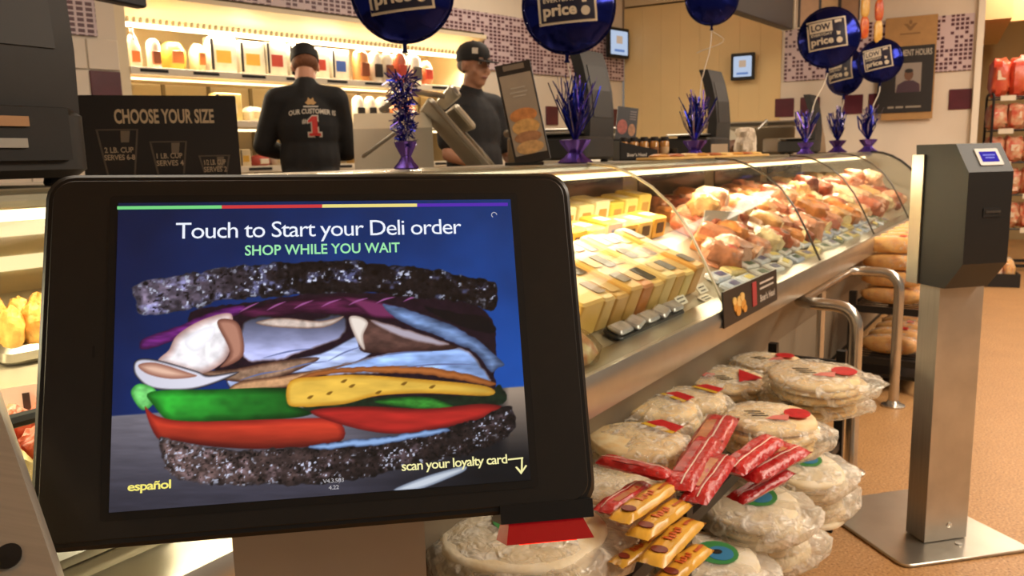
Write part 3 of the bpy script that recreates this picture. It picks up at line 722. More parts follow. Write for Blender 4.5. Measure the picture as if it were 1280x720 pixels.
for x0, x1, c, n in ((148, 278, (120, 214, 130), 'green'), (278, 403, (206, 62, 62), 'red'), (403, 521, (238, 220, 130), 'yellow'), (521, 634, (92, 50, 176), 'purple')):
    y = lambda x: 258.5 - (x-148)*.0095 + 1
    kbar([(x0, y(x0)+4), (x1, y(x1)+4), (x1, y(x1)), (x0, y(x0))], emat('bar_'+n, c), 'colour_bar')
ar = emat('text_cream', (246, 238, 170))
kbar([(634, 575.5), (653, 573.5), (653, 571.5), (634, 573.5)], ar, 'arrow'); kbar([(650, 590), (652.5, 590), (652.5, 572), (650.5, 572)], ar, 'arrow')
kbar([(643, 584), (650.5, 593), (658, 582), (656, 581), (651, 589), (645, 583)], ar, 'arrow')
g = G(); cx, cy = kxy(617, 270); g.tube([(cx + .0022*math.cos(a), cy + .0022*math.sin(a), .003) for a in [math.radians(20*k) for k in range(13)]], .0003, 4, MKI); g.build('refresh_icon', emat('text_dim', (190, 186, 190)), scr)
x, y = kxy(118, 440); G().prism(rrect(.0018, .009, .0008), .0012, .0019, MKI @ Matrix.Translation((x, y, 0))).build('microphone_slot', m_black, kio, 0)
# scanner hood glowing red below the lower right corner
x0, y0 = kxy(628, 641); x1, y1 = kxy(734, 634)
m_red = mat('red_scanner_hood', (150, 14, 20), .35, emit=.35)
G().box(((x0+x1)/2 + .001, -.1385, -.02), (x1-x0+.006, .014, .046), MKI).build('scanner_housing', mat('kiosk_shell', (24, 22, 20), .4), kio, 0)
hoodm = MKI @ Matrix.Translation(((x0+x1)/2, -.144, -.018))
hd = G().add([(-.029, 0, .018), (.029, 0, .018), (.029, 0, -.018), (-.029, 0, -.018), (-.034, -.016, .030), (.034, -.016, .030), (.034, -.016, -.018), (-.034, -.016, -.018)],
             [(0, 1, 5, 4), (1, 2, 6, 5), (2, 3, 7, 6), (3, 0, 4, 7), (0, 3, 2, 1), (4, 5, 6, 7)], hoodm).build('scanner_hood', m_red, kio, 0)
G().box((0, -.0165, .010), (.045, .002, .022), hoodm).build('scan_window', emat('scan_light', (255, 40, 20), 2.0), hd, 0)
G().box((0, .02, .50), (.156, .06, 1.0)).build('post', mat('post_satin', (186, 180, 168), .42, .35, noise_amt=.05, noise_scale=8, stretch=(1, 60, 1)), kio, 0)
G().rbox((0, .05, 1.05), (.12, .05, .10), .01, .006).build('tilt_bracket', m_black, kio)
G().rbox((0, .02, .006), (.34, .34, .012), .03, .003).build('base_plate', m_steel2, kio)

# ------------------------------------------------------------------ free-standing scanner stand
b4 = [atz(1015, 632, 0), atz(1130, 712, 0), atz(1290, 690, 0), atz(1140, 614, 0)]
cen = (b4[1] + b4[3])/2
pfl = atz(1155, 684, 0); pfr = atz(1210, 676, 0); ax = (pfr-pfl); pw = ax.length; ax.normalize(); ay = Vector((-ax.y, ax.x, 0))
pd = .085
pw *= .95
stx = pfl + ax*(pw/2) + ay*(pd/2)
st = thing('scanner_stand', 'slim steel post stand with black scanner head on the floor at right', 'scanner stand', m=frame(stx, ax, ay, Vector((0, 0, 1))))
inv = wm(st).inverted()
bp = [inv @ p for p in b4]; c0 = sum(bp, Vector())/4
pts = []
for i in range(4):                                   # rounded corners of the plate
    p = bp[i]; a = bp[i-1]; b = bp[(i+1) % 4]; r = .035
    p1 = p + (a-p).normalized()*r; p2 = p + (b-p).normalized()*r
    for k in range(5):
        t = k/4; q_ = p1*(1-t)**2 + p*2*t*(1-t) + p2*t*t; pts.append((q_.x, q_.y))
G().prism(pts, .002, .012, None, .002).build('base_plate', m_steel2, st)
g = G(); g.prism([(p[0]*.985 + c0.x*.015, p[1]*.985 + c0.y*.015) for p in pts], 0, .003); g.build('rubber_foot', m_black, st, 0)
G().box((0, 0, .56), (pw, pd, 1.09)).build('post', m_steel, st, 0)
g = G(); g.lathe([(.0, 0), (.009, .001), (.009, .003), (.004, .005), (0, .005)], 12, Matrix.Translation((.01, -pd/2, .065)) @ RXT); g.build('bolt', mat('bolt_zinc', (230, 226, 216), .25, .6), st)
g = G(); g.lathe([(.0, 0), (.011, .001), (.010, .004), (0, .004)], 12, Matrix.Translation((.022, -pd/2-.03, .012))); g.build('bolt', mat('bolt_zinc', (230, 226, 216), .25, .6), st)
# head: side outline extruded across the post, facing the aisle
dh = (stx - CAM).dot(_F)
def stz(y): return onplane(1190, y, stx, ay).z
zt, z1, z2, z3, zb = stz(180), stz(214), stz(285), stz(322), stz(354)
hw = pw*.5 + .012
prof = [(pd/2+.03, zt), (-pd/2-.045, zt), (-pd/2-.10, z1), (-pd/2-.10, z3), (-pd/2-.035, zb), (pd/2-.0, zb)]
hx0 = -hw-.005; hx1 = hx0 + .150
G().sweep(prof, hx0, hx1).build('head', mat('scanner_black', (17, 16, 15), .5, noise_amt=.06, noise_scale=40), st, 20)
yx = pd/2+.03
G().sweep([(yx, zt-.01), (yx+.004, zt-.01), (yx+.004, zb), (yx, zb)], hx0+.01, hx1-.01).build('back_plate', m_steel2, st, 0)
G().box((hx0-.003, pd/2+.012, (zt-.03+zb)/2), (.006, .05, zt-.03-zb)).build('side_cheek', m_steel2, st, 0)
# display on the sloping top facet
pA = Vector((0, -pd/2-.045, zt)); pB = Vector((0, -pd/2-.10, z1)); sl = (pA-pB).normalized(); cm = (pA+pB)/2
nrm = Vector((1, 0, 0)).cross(sl); cx = (hx0+hx1)/2 + .012
mD = frame(Vector((cx, cm.y, cm.z)), Vector((1, 0, 0)), sl, nrm)
G().prism(rrect(.078, .056, .004), 0, .003, mD).build('display_frame', mat('display_grey', (196, 190, 178), .4), st, 0)
dsp = G().prism(rrect(.056, .034, .002), .003, .004, mD).build('display', emat('violet_display', (66, 54, 170), 1.0), st, 0)
g = G(); g.box((0, .005, .0045), (.040, .004, .0006), mD); g.box((0, -.004, .0045), (.030, .004, .0006), mD); g.build('caption', emat('violet_caption', (150, 146, 226), 1.0), dsp, 0)
zs = stz(262)
G().prism(rrect(.062, .026, .003), 0, .002, Matrix.Translation((cx, -pd/2-.10, zs)) @ RXT).build('slot', m_black, st, 0)
G().prism(rrect(.05, .006, .002), .002, .004, Matrix.Translation((cx, -pd/2-.10, zs+.002)) @ RXT).build('slot_lip', mat('slot_lip', (70, 64, 58), .4), st, 0)
# ------------------------------------------------------------------ goods inside the deli case
def zdeck(t): return .79 + (t-.06)*(.14/.36) if t < .42 else .93 + (t-.42)*(.07/.40)
A1 = math.atan(.14/.36); A2 = math.atan(.07/.40)
m_film = clear_mat('goods_film', (255, 250, 240), .03, .35, .12)
CHZ = [((238, 196, 104), (90, 66, 30)), ((226, 190, 120), (120, 84, 40)), ((214, 168, 92), (70, 52, 30)), ((222, 176, 96), (96, 70, 34)), ((206, 130, 60), (60, 44, 28)), ((226, 188, 112), (48, 42, 34)), ((236, 206, 140), (84, 60, 30)), ((228, 180, 96), (60, 48, 34)), ((240, 210, 130), (110, 78, 40)), ((220, 164, 88), (70, 50, 30))]
names = ['pale yellow cheese loaf with big tree logo, nearest block of the front row', 'thin cream cheese loaf with grey lettering beside the logo block', 'tan cheese loaf in the middle of the front row',
         'golden cheese loaf with dark square print in the front row', 'orange cheese loaf with dark round print in the front row', 'cream cheese loaf with wide black print in the front row', 'pale cheese loaf, fourth from the right end of the front row', 'amber cheese loaf, third from the right end of the front row', 'light yellow cheese loaf, second from the right end of the front row', 'golden cheese loaf at the right end of the front row by the glass seam']
s_l = [.185, .275, .350, .425, .50, .575, .65, .725, .80, .875]; w_l = [.11, .06, .072, .072, .07, .072, .072, .072, .072, .07]
for i in range(10):
    c1, c2 = CHZ[i]; w = w_l[i]; L = .30; h = .10 - .006*(i % 3)
    M = MC @ Matrix.Translation((s_l[i], .12, zdeck(.12)+.001)) @ Matrix.Rotation(A1, 4, 'X')
    t = thing('cheese_loaf', names[i], 'cheese', m=M, group='cheese loaves in the front row')
    G().prism(rrect(w, L, .008), 0, h, Matrix.Translation((0, L/2, 0)), .006).build('cheese', mat('cheese_%d' % i, c1, .4, noise_amt=.06, noise_scale=12), t)
    ml = mat('cheese_print_%d' % i, c2, .45)
    MT = Matrix.Translation((0, 0, h+.0015))
    if i == 0:
        g = G(); text(g, 'ANDERSON', MT @ Matrix.Translation((-.004, .15, 0)) @ Matrix.Rotation(-math.pi/2, 4, 'Z'), -.075, .095, -.030, -.006, .015); g.build('lettering', ml, t, 0)
        g = G(); g.prism(ellipse(.022, .024, 14), 0, .001, MT @ Matrix.Translation((.022, .14, 0))); g.box((.0, .14, .0006), (.03, .007, .001), MT); g.build('tree_logo', ml, t, 0)
        G().box((0, L+.003, h/2), (w+.004, .012, h+.006)).build('end_cap', mat('cap_greyblue', (176, 176, 186), .4), t, 0)
    else:
        for k in range(3):
            G().prism(rrect(w*.7, .05 + .01*((i+k) % 3), .006), 0, .0012, MT @ Matrix.Translation((0, .06 + k*.095, 0))).build('print', ml if (i+k) % 2 else mat('print_sand', (196, 160, 100), .45), t, 0)
def s_cut(t):                                          # where cheese gives way to meat in each row
    return cplane(float(np.interp(t, (.2, .3, .45, .62, .7), (888, 868, 850, 828, 815))), float(np.interp(t, (.2, .3, .45, .62, .7), (345, 305, 275, 250, 240))), t)[0]
def block_row(n, s0, ds, t0, dims, cols, name, fmt, grp, tilt, zoff=0.0, cat='cheese', pr=(70, 54, 36)):
    for k in range(n):
        c = cols[k % len(cols)]; w, L, h = dims; w = w*(.92+.12*random.random()); h = h*(.85+.25*random.random())
        M = MC @ Matrix.Translation((s0+k*ds, t0, zdeck(t0)+zoff+.002)) @ Matrix.Rotation(tilt, 4, 'X') @ Matrix.Rotation(random.uniform(-.05, .05), 4, 'Z')
        t = thing(name, fmt % (ORD[k],), cat, m=M, group=grp)
        G().prism(rrect(w, L, .006), 0, h, Matrix.Translation((0, L/2, 0)), .005).build('block', mat('blk_%d_%d_%d' % c, c, .4, noise_amt=.08, noise_scale=12), t)
        G().prism(rrect(w*.55, h*.5, .004), 0, .0015, Matrix.Translation((0, -.0005, h*.5)) @ RXT).build('print', mat('print_%d_%d_%d' % pr, pr, .5), t, 0)
        G().prism(rrect(w*.6, L*.4, .004), 0, .0015, Matrix.Translation((0, L*.5, h))).build('print', mat('print_white2', (240, 232, 210), .45), t, 0)
block_row(int((s_cut(.44)-.16)/.125), .10, .125, .44, (.115, .12, .085), [(236, 178, 70), (240, 196, 96), (224, 160, 60), (236, 186, 84), (244, 206, 120)], 'cheese_block', 'yellow cheese block, %s from the kiosk in the middle cheese row', 'cheese blocks in the middle row', A2)
block_row(int((s_cut(.62)-.28)/.125), .22, .125, .62, (.11, .12, .11), [(250, 238, 190), (244, 232, 176), (250, 240, 206), (238, 214, 96), (246, 228, 140), (240, 214, 110)], 'cheese_block', 'pale wrapped cheese, %s from the kiosk in the back cheese row', 'cheese blocks in the back row', A2, pr=(190, 150, 80))
block_row(3, -.50, .15, .30, (.13, .12, .07), [(236, 190, 90), (226, 150, 80), (240, 210, 130)], 'cheese_block', 'yellow cheese pack behind the kiosk, %s from the left', 'cheese packs behind the kiosk', A1)
# meats: prototypes
def proto(kind, seed):
    g = G()
    if kind == 'ham': g.ell((0, 0, .06), (.075, .10, .058), n=14, k=9, amp=.34, fr=2.2, seed=seed, sq=.62)
    elif kind == 'half':
        g.ell((0, .02, .055), (.07, .09, .055), n=14, k=9, amp=.24, fr=2.0, seed=seed, sq=.5)
    elif kind == 'log':
        g.lathe([(.01, -.12), (.035, -.115), (.042, -.10), (.043, 0), (.041, .10), (.03, .115), (.008, .12)], 12, Matrix.Translation((0, 0, .043)) @ Matrix.Rotation(math.pi/2, 4, 'X'), fn=lambda a, r, z: r*(1+.05*math.sin(3*a+seed+z*20)))
    elif kind == 'roast': g.ell((0, 0, .055), (.085, .085, .055), n=14, k=9, amp=.42, fr=2.8, seed=seed, sq=.7)
    else: g.prism([(-.07, -.06), (.07, -.07), (.06, .07), (-.05, .08)], 0, .075, None, .012)
    return g
MCOL = [(214, 150, 122), (196, 110, 84), (206, 132, 74), (150, 72, 48), (226, 176, 142), (178, 92, 66), (216, 164, 108), (120, 58, 42), (232, 204, 160), (186, 122, 92)]
CNM = ['rosy', 'reddish', 'amber', 'dark brown', 'pale pink', 'brick red', 'golden', 'mahogany', 'cream', 'dusty pink']
CUT = [(236, 190, 170), (222, 140, 124), (240, 214, 170), (196, 110, 90), (244, 214, 196), (214, 130, 112), (244, 222, 176), (170, 86, 70), (246, 232, 200), (228, 170, 150)]
KN_ = {'ham': 'rounded ham', 'half': 'cut half ham', 'log': 'salami log', 'roast': 'lumpy roast', 'slab': 'squared meat slab'}
PM = {}
for ki, kd in enumerate(KN_):
    for sd in range(2):
        for ci in range(len(MCOL)):
            if (ci + ki*3 + sd*5) % 3 == 0 or True:
                PM[(kd, sd, ci)] = None
PG = {(kd, sd): proto(kd, sd+ki*4) for ki, kd in enumerate(KN_) for sd in range(2)}
m_lab = [mat('meat_label_a', (240, 230, 206), .4), mat('meat_label_b', (70, 44, 34), .45), mat('meat_label_c', (206, 60, 50), .4)]
lab_me = [G().prism(rrect(.05, .04, .004), 0, .002, None).mesh('wrapper_label', m) for m in m_lab]
cut_g = G().prism(ellipse(.056, .042, 14), 0, .004)
cut_me = [cut_g.mesh('cut_face', mat('cut_%d' % i, c, .45, noise_amt=.10, noise_scale=60)) for i, c in enumerate(CUT)]
ROWS = [(.20, 'front'), (.295, 'second'), (.39, 'third'), (.49, 'fourth'), (.59, 'fifth'), (.70, 'back')]
kinds = list(KN_)
rr = random.Random(11)
def meat(s, t0, lab, grp, kd, ci, sc_=1.0, zo=0.0):
    sd = rr.randrange(2); key = (kd, sd, ci)
    if PM[key] is None:
        PM[key] = PG[(kd, sd)].mesh('meat', mat('meat_%d' % ci, MCOL[ci], .34, noise_amt=.35, noise_scale=16, bump=.6, bump_scale=22, coat=.25), 40)
    q = sc_*rr.uniform(.88, 1.12)
    tl = A1 if t0 < .42 else A2
    M = MC @ Matrix.Translation((s, t0, zdeck(t0)-.004+zo)) @ Matrix.Rotation(tl, 4, 'X') @ Matrix.Rotation(rr.uniform(-.5, .5), 4, 'Z') @ Matrix.Diagonal((q, q, q*rr.uniform(.9, 1.2), 1))
    o = thing('deli_meat', lab, 'meat', m=M, group=grp)
    b = bpy.data.objects.new('meat', PM[key]); C.objects.link(b); b.parent = o
    if kd in ('half', 'slab'):
        c = bpy.data.objects.new('cut_face', cut_me[ci]); C.objects.link(c); c.parent = o; c.matrix_basis = Matrix.Translation((0, -.064, .05)) @ RXT
    else:
        l = bpy.data.objects.new('wrapper_label', lab_me[rr.randrange(3)]); C.objects.link(l); l.parent = o
        l.matrix_basis = Matrix.Translation((0, -.03, .113 if kd == 'ham' else .107 if kd == 'roast' else .084)) @ Matrix.Rotation(.12, 4, 'X')
for t0, rn in ROWS:
    k = 0; s = max(1.0, s_cut(t0) + .05) + rr.uniform(0, .05)
    while s < 5.28:
        kd = kinds[(k*7 + int(t0*100)) % 5] if rr.random() < .6 else rr.choice(kinds); ci = rr.choice((0, 0, 1, 2, 2, 3, 4, 4, 5, 6, 6, 7, 8, 8, 9))
        if t0 > .5 and s > 3.9: ci = rr.choice((4, 8, 8, 6))
        meat(s, t0, '%s %s, %s along the %s meat row from the cheese end' % (CNM[ci], KN_[kd], ORD[k], rn), 'meats in the %s row' % rn, kd, ci, .80)
        s += rr.uniform(.118, .15); k += 1
# a second layer on the pile
k = 0; s = s_cut(.43) + .15
while s < 5.2:
    kd = rr.choice(('ham', 'roast', 'slab', 'half')); ci = rr.randrange(len(MCOL))
    meat(s, .37 + .12*rr.random(), '%s %s, %s along the top layer of meats from the cheese end' % (CNM[ci], KN_[kd], ORD[k]), 'meats lying on top', kd, ci, .72, .072); s += rr.uniform(.17, .24); k += 1
# flat packs along the front of the case
PC = [(214, 222, 236), (236, 230, 214), (190, 204, 230), (226, 206, 150), (120, 130, 110), (236, 238, 240)]
PN = ['pale blue', 'off-white', 'sky blue', 'straw yellow', 'dark green', 'white']
for k in range(19):
    s = 1.12 + k*.155; ci = rr.randrange(6)
    for j, tt in enumerate((.075, .135)):
        ci = (ci*5 + 1 + j + k) % 6
        M = MC @ Matrix.Translation((s + .03*j, tt, zdeck(tt)+.003)) @ Matrix.Rotation(A1, 4, 'X') @ Matrix.Rotation(rr.uniform(-.2, .2), 4, 'Z')
        t = thing('flat_pack', '%s flat pack, %s from the cheese end, %s line by the glass' % (PN[ci], ORD[k], ('near', 'far')[j]), 'package', m=M, group='flat packs along the front glass')
        G().prism(rrect(.115, .055, .008), 0, .022, Matrix.Translation((0, .0, 0)), .006).build('pack', mat('flat_%d' % ci, PC[ci], .25, noise_amt=.15, noise_scale=40, coat=.4), t)
        G().prism(rrect(.06, .025, .003), 0, .0015, Matrix.Translation((.01, 0, .022))).build('print', mat('print_%d' % (k % 3), [(90, 90, 130), (230, 210, 120), (70, 100, 80)][k % 3], .4), t, 0)
# wrapped salads, price cards and fish tray at the cheese end
t = thing('salad_pack', 'clear salad pack with red and white bits beside the kiosk edge', 'package', m=MC @ Matrix.Translation((.02, .10, zdeck(.10)-.002)) @ Matrix.Rotation(A1, 4, 'X'))
G().ell((0, 0, .035), (.095, .085, .036), amp=.15, seed=4).build('contents', mat('salad_mix', (196, 120, 84), .4, rgb2=(226, 216, 170), noise_scale=26, bump=.3), t)
G().ell((0, 0, .037), (.105, .095, .042), amp=.10, seed=6).build('film', m_film, t)
t = thing('salad_pack', 'dark green salad pack behind the lower edge of the kiosk', 'package', m=MC @ Matrix.Translation((-.18, .12, zdeck(.12)-.002)) @ Matrix.Rotation(A1, 4, 'X'))
G().ell((0, 0, .035), (.095, .085, .036), amp=.15, seed=9).build('contents', mat('green_mix', (84, 92, 52), .4, rgb2=(200, 180, 110), noise_scale=26, bump=.3), t)
G().ell((0, 0, .037), (.105, .095, .042), amp=.10, seed=16).build('film', m_film, t)
def price_card(px, py, z, w, h, label, tilt=.9, c=(244, 238, 222)):
    tt = max(.055, z - .75) ; s, z = cplane(px, py, tt); z = max(z, zdeck(tt)+.002)
    t = thing('price_card', label, 'price card', m=MC @ Matrix.Translation((s, tt, z)) @ Matrix.Rotation(tilt, 4, 'X'), group='price cards in the deli case')
    G().prism(rrect(w, h, .003), 0, .003, None).build('card', mat('card_%d_%d_%d' % c, c, .35), t, 0)
    g = G()
    for k in range(3): g.box((0, h*.25 - k*h*.25, .0036), (w*(.7-.12*k), h*.10, .0008))
    g.build('print', mat('card_print', (90, 80, 70), .5), t, 0)
price_card(833, 418, .835, .14, .05, 'large white price card lying at the front of the cheese')
price_card(808, 440, .815, .08, .04, 'small yellow price card on the steel rail', .5, (236, 214, 140))
price_card(852, 392, .855, .07, .05, 'tilted white price card before the middle cheese loaves')
price_card(878, 378, .865, .07, .05, 'white price card left of the first glass seam')
price_card(912, 372, .86, .11, .05, 'double white price card above the black placard')
price_card(884, 408, .825, .08, .045, 'white price card under the first glass seam', .4)
t = thing('fish_tray', 'long dark tray of silver-wrapped packs in front of the cheese loaves', 'tray', m=MC @ Matrix.Translation((.47, .085, zdeck(.085)+.004)) @ Matrix.Rotation(A1, 4, 'X'))
G().prism(rrect(.42, .06, .02), 0, .012, None, .004).build('tray', m_dark, t)
for k in range(5): G().prism(rrect(.075, .045, .01), .012, .026, Matrix.Translation((-.165+k*.083, 0, 0)) @ Matrix.Rotation(.2*(k % 2), 4, 'Z'), .005).build('pack', mat('silver_pack', (214, 214, 222), .2, .4, noise_amt=.15, noise_scale=40), t)
t = thing('info_card', 'pale grey clear-plastic notice standing among the meats', 'notice', m=MC @ Matrix.Translation((cplane(897, 280, .33)[0], .33, cplane(897, 280, .33)[1]-.055)) @ Matrix.Rotation(.15, 4, 'X') @ Matrix.Rotation(-.55, 4, 'Z'))
G().box((0, 0, .055), (.17, .004, .11)).build('sheet', mat('notice_grey', (176, 180, 176), .3), t, 0)
g = G(); g.box((0, -.003, .06), (.13, .001, .006)); g.box((-.01, -.003, .045), (.10, .001, .005)); g.build('print', mat('notice_print', (140, 142, 138), .4), t, 0)
G().box((0, .012, .0), (.16, .03, .004)).build('foot', m_black, t, 0)
# black promotional placards hung on the rail
def placard(xa, ya, xb, yb, label, chips):
    s0, z0 = cplane(xa, ya, -.045); s1, _ = cplane(xb, yb, -.045); w = s1-s0
    t = thing('promo_placard', label, 'placard', m=MC @ Matrix.Translation((s0 + w/2, -.044, z0)) @ Matrix.Rotation(-.06, 4, 'X'), group='placards on the case rail')
    h = .105
    G().box((0, 0, h/2), (w, .005, h)).build('board', mat('placard_black', (30, 26, 26), .4), t, 0)
    if chips:
        for k, (x, z, r) in enumerate(((-.30, .45, .016), (-.24, .55, .017), (-.18, .42, .016), (-.33, .62, .012), (-.27, .30, .015), (-.20, .65, .013), (-.16, .28, .012))):
            G().prism(ellipse(r*1.4, r, 10), 0, .002 + .0004*k, Matrix.Translation((x*w, -.0025, z*h)) @ RXT).build('chip_picture', mat('chip_%d' % (k % 2), [(214, 150, 60), (232, 190, 110)][k % 2], .5), t, 0)
        G().prism(rrect(.04, .075, .003), 0, .002, Matrix.Translation((.03*w, -.0025, h*.55)) @ RXT).build('red_ribbon', mat('ribbon_red', (176, 54, 62), .4), t, 0)
    g = G()
    for k in range(2): g.box((.28*w, -.0032, h*(.78-.16*k)), (w*.28, .001, .006))
    g.build('caption', mat('placard_white', (214, 206, 196), .4), t, 0)
    g = G(); text(g, "Boar's Head", Matrix.Translation((0, -.0034, 0)) @ RXT, .14*w, .44*w, h*.22, h*.44, .02); g.build('lettering', mat('placard_white', (214, 206, 196), .4), t, 0)
placard(905, 411, 971, 381, 'black placard with golden chips and red ribbon clipped to the case rail', True)
# left end of the case: hot food seen past the kiosk edge
def tray_food(px, py, t0, w, d, c1, c2, label, seed):
    s = cplane(px, py, t0)[0]
    t = thing('food_tray', label, 'food tray', m=MC @ Matrix.Translation((s, t0, zdeck(t0)+.002)) @ Matrix.Rotation(A1 if t0 < .42 else A2, 4, 'X'), group='hot food trays')
    G().prism(rrect(w, d, .02), 0, .03, None, .008).build('tray', m_steel2, t)
    for k in range(6):
        G().ell(((k % 3-1)*w*.28, (k//3-.5)*d*.45, .05), (w*.17, d*.24, .04), amp=.25, fr=3, seed=seed+k).build('piece', mat('food_%d' % seed, c1, .4, rgb2=c2, noise_scale=40, bump=.4, bump_scale=50), t)
tray_food(36, 470, .56, .11, .10, (206, 140, 60), (236, 190, 100), 'tray of golden fried food at the left picture edge', 21)
tray_food(22, 550, .25, .15, .12, (206, 92, 60), (226, 130, 90), 'tray of red-orange meat below the price sign at left', 31)
tray_food(95, 690, .16, .2, .16, (226, 200, 130), (240, 226, 170), 'tray of pale yellow dumplings under the kiosk corner', 41)
s, z = cplane(22, 508, .30)
t = thing('price_sign', 'white price sign reading 11 at the left end of the case', 'price sign', m=Matrix.Translation(cp(s, .30, z-.03)) @ Matrix.Rotation(-math.atan2(cp(s, .30, 0).x, cp(s, .30, 0).y), 4, 'Z') @ Matrix.Rotation(-.35, 4, 'X'))
G().box((0, 0, .03), (.14, .003, .05)).build('card', mat('card_white', (246, 242, 230), .35), t, 0)
g = G(); text(g, '11', Matrix.Translation((0, -.003, 0)) @ RXT, -.03, .015, .014, .045, .01); text(g, '49', Matrix.Translation((0, -.003, 0)) @ RXT, .022, .05, .03, .046, .01); g.build('lettering', mat('card_ink', (60, 52, 48), .5), t, 0)
G().box((0, .01, -.01), (.12, .02, .03)).build('foot', m_black, t, 0)
for k, z in enumerate((1.06, 1.13)): G().box(((S0-.36)/2, .975, z), (-.36-S0, .02, .03)).build('heat_lamp_bar', emat('heat_lamp', (255, 224, 170), 1.6), case, 0)
G().tube([(-1.5, .10, .985), (-.6, .10, .985)], .008).build('shelf_bar', m_dark, case)
# tan tray strip on the case top
t = thing('bakery_tray', 'long shallow tan tray of golden snacks along the case top', 'tray', m=MC @ Matrix.Translation((2.25, .56, 1.2245)))
G().prism(rrect(1.5, .10, .02), 0, .012, None, .003).build('tray', mat('tray_tan', (214, 172, 96), .5, noise_amt=.1, noise_scale=14), t)
for k in range(9): G().ell((-.62+k*.155, 0, .016), (.06, .04, .010), amp=.2, seed=60+k).build('snack', mat('snack_%d' % (k % 3), [(200, 140, 60), (176, 96, 44), (226, 186, 110)][k % 3], .45), t)

# ------------------------------------------------------------------ things on the case top
TOP = 1.2235
def ctop(px, t, z=TOP):
    return MC @ Matrix.Translation((cplane(px, 200, t)[0], t, z))
m_sc = mat('scale_black', (34, 31, 28), .52, noise_amt=.08, noise_scale=30)
m_sc2 = mat('scale_panel', (40, 37, 34), .5)
def scale(label, px, t, k=1.0, rz=0.0, dx=0.0, slots=True):
    r = thing('deli_scale', label, 'scale', m=ctop(px, t) @ Matrix.Rotation(rz, 4, 'Z') @ Matrix.Diagonal((k, k, k, 1)), group='scales on the deli case')
    G().prism(rrect(.30, .30, .03), .012, .115, Matrix.Translation((0, .03, 0)), .012).build('base', m_sc, r)
    G().prism(rrect(.32, .24, .02), .128, .138, Matrix.Translation((0, .05, 0)), .003).build('platter', m_steel2, r)
    G().box((0, .05, .121), (.18, .14, .014)).build('platter_support', m_sc2, r, 0)
    for sx in (-1, 1):
        for sy in (-1, 1): G().lathe([(.016, 0), (.018, .004), (.016, .013)], 10, Matrix.Translation((sx*.11, .03+sy*.11, 0))).build('foot', m_black, r)
    pr = [(-.10, .09), (-.105, .20), (-.095, .32), (-.07, .43), (-.045, .50)]
    th = .05
    prof = pr + [(y+th*1.05, z) for y, z in reversed(pr)]
    G().sweep(prof, dx-.115, dx+.115).build('display_tower', m_sc, r, 25)
    G().sweep([(y-.003, z) for y, z in pr[1:4]] + [(y, z) for y, z in reversed(pr[1:4])], dx-.085, dx+.085).build('display_panel', m_sc2, r, 0)
    if slots:
        G().box((0, -.125, .075), (.22, .012, .075)).build('printer_mouth', m_black, r, 0)
        G().box((-.01, -.133, .092), (.12, .006, .014)).build('label_strip', mat('label_tan', (176, 136, 96), .5), r, 0)
        G().box((-.02, -.133, .062), (.13, .006, .013)).build('label_strip', mat('label_grey', (170, 170, 164), .4), r, 0)
    return r
scale('large near black deli scale with label slots at the left picture edge', -66, .60, 1.05, .05, .03)
scale('black deli scale with tall curved tower beside the second balloon', 722, .86, .90, .0, .05, False)
scale('black deli scale with tall curved tower right of the jars', 878, .86, .95, .0, .06, False)
scale('farthest black deli scale under the cluster of balloons', 1003, .86, .9, .0, .10, False)

def quad_frame(c):   # c: four photo corners TL,TR,BR,BL with distances -> frame on the board and its width, height
    P = [at(*q) for q in c]; o = (P[3]+P[2])/2; x = (P[2]-P[3]); w = x.length; x = x.normalized()
    y = ((P[0]+P[1])/2 - o); y = (y - x*x.dot(y)); h = y.length; y = y.normalized()
    return frame(o, x, y), w, h
# size sign
pL = at(96, 117, 1.78); pR = at(294, 122, 1.90); xx = Vector((pR.x-pL.x, pR.y-pL.y, 0)); w = xx.length; xx.normalize()
ms = Vector(((pL.x+pR.x)/2, (pL.y+pR.y)/2, TOP)); hS = (pL.z+pR.z)/2 - TOP
t = thing('size_sign', 'black sign reading choose your size with three printed cups behind the kiosk', 'sign', m=frame(ms, xx, Vector((-xx.y, xx.x, 0)), Vector((0, 0, 1))))
G().prism(rrect(w, hS, .004), 0, .008, Matrix.Translation((0, 0, hS/2)) @ RXT).build('board', mat('sign_brown_black', (30, 25, 22), .5), t, 0)
G().box((0, .02, .004), (w*.8, .07, .008)).build('foot', m_black, t, 0)
m_tan = mat('sign_tan_ink', (190, 170, 140), .5)
MS = Matrix.Translation((0, -.0088, 0)) @ RXT
def sx_(x): return ((x-195)/198)*w
def sy_(y): return hS*(1-(y-118.5)/(217-118.5)) if True else 0
g = G(); text(g, 'CHOOSE YOUR SIZE', MS, sx_(138), sx_(263.5), sy_(152), sy_(134.5), .03); g.build('lettering', m_tan, t, 0)
m_cup = mat('cup_print', (84, 74, 64), .5); m_cup2 = mat('cup_shine', (110, 98, 84), .5)
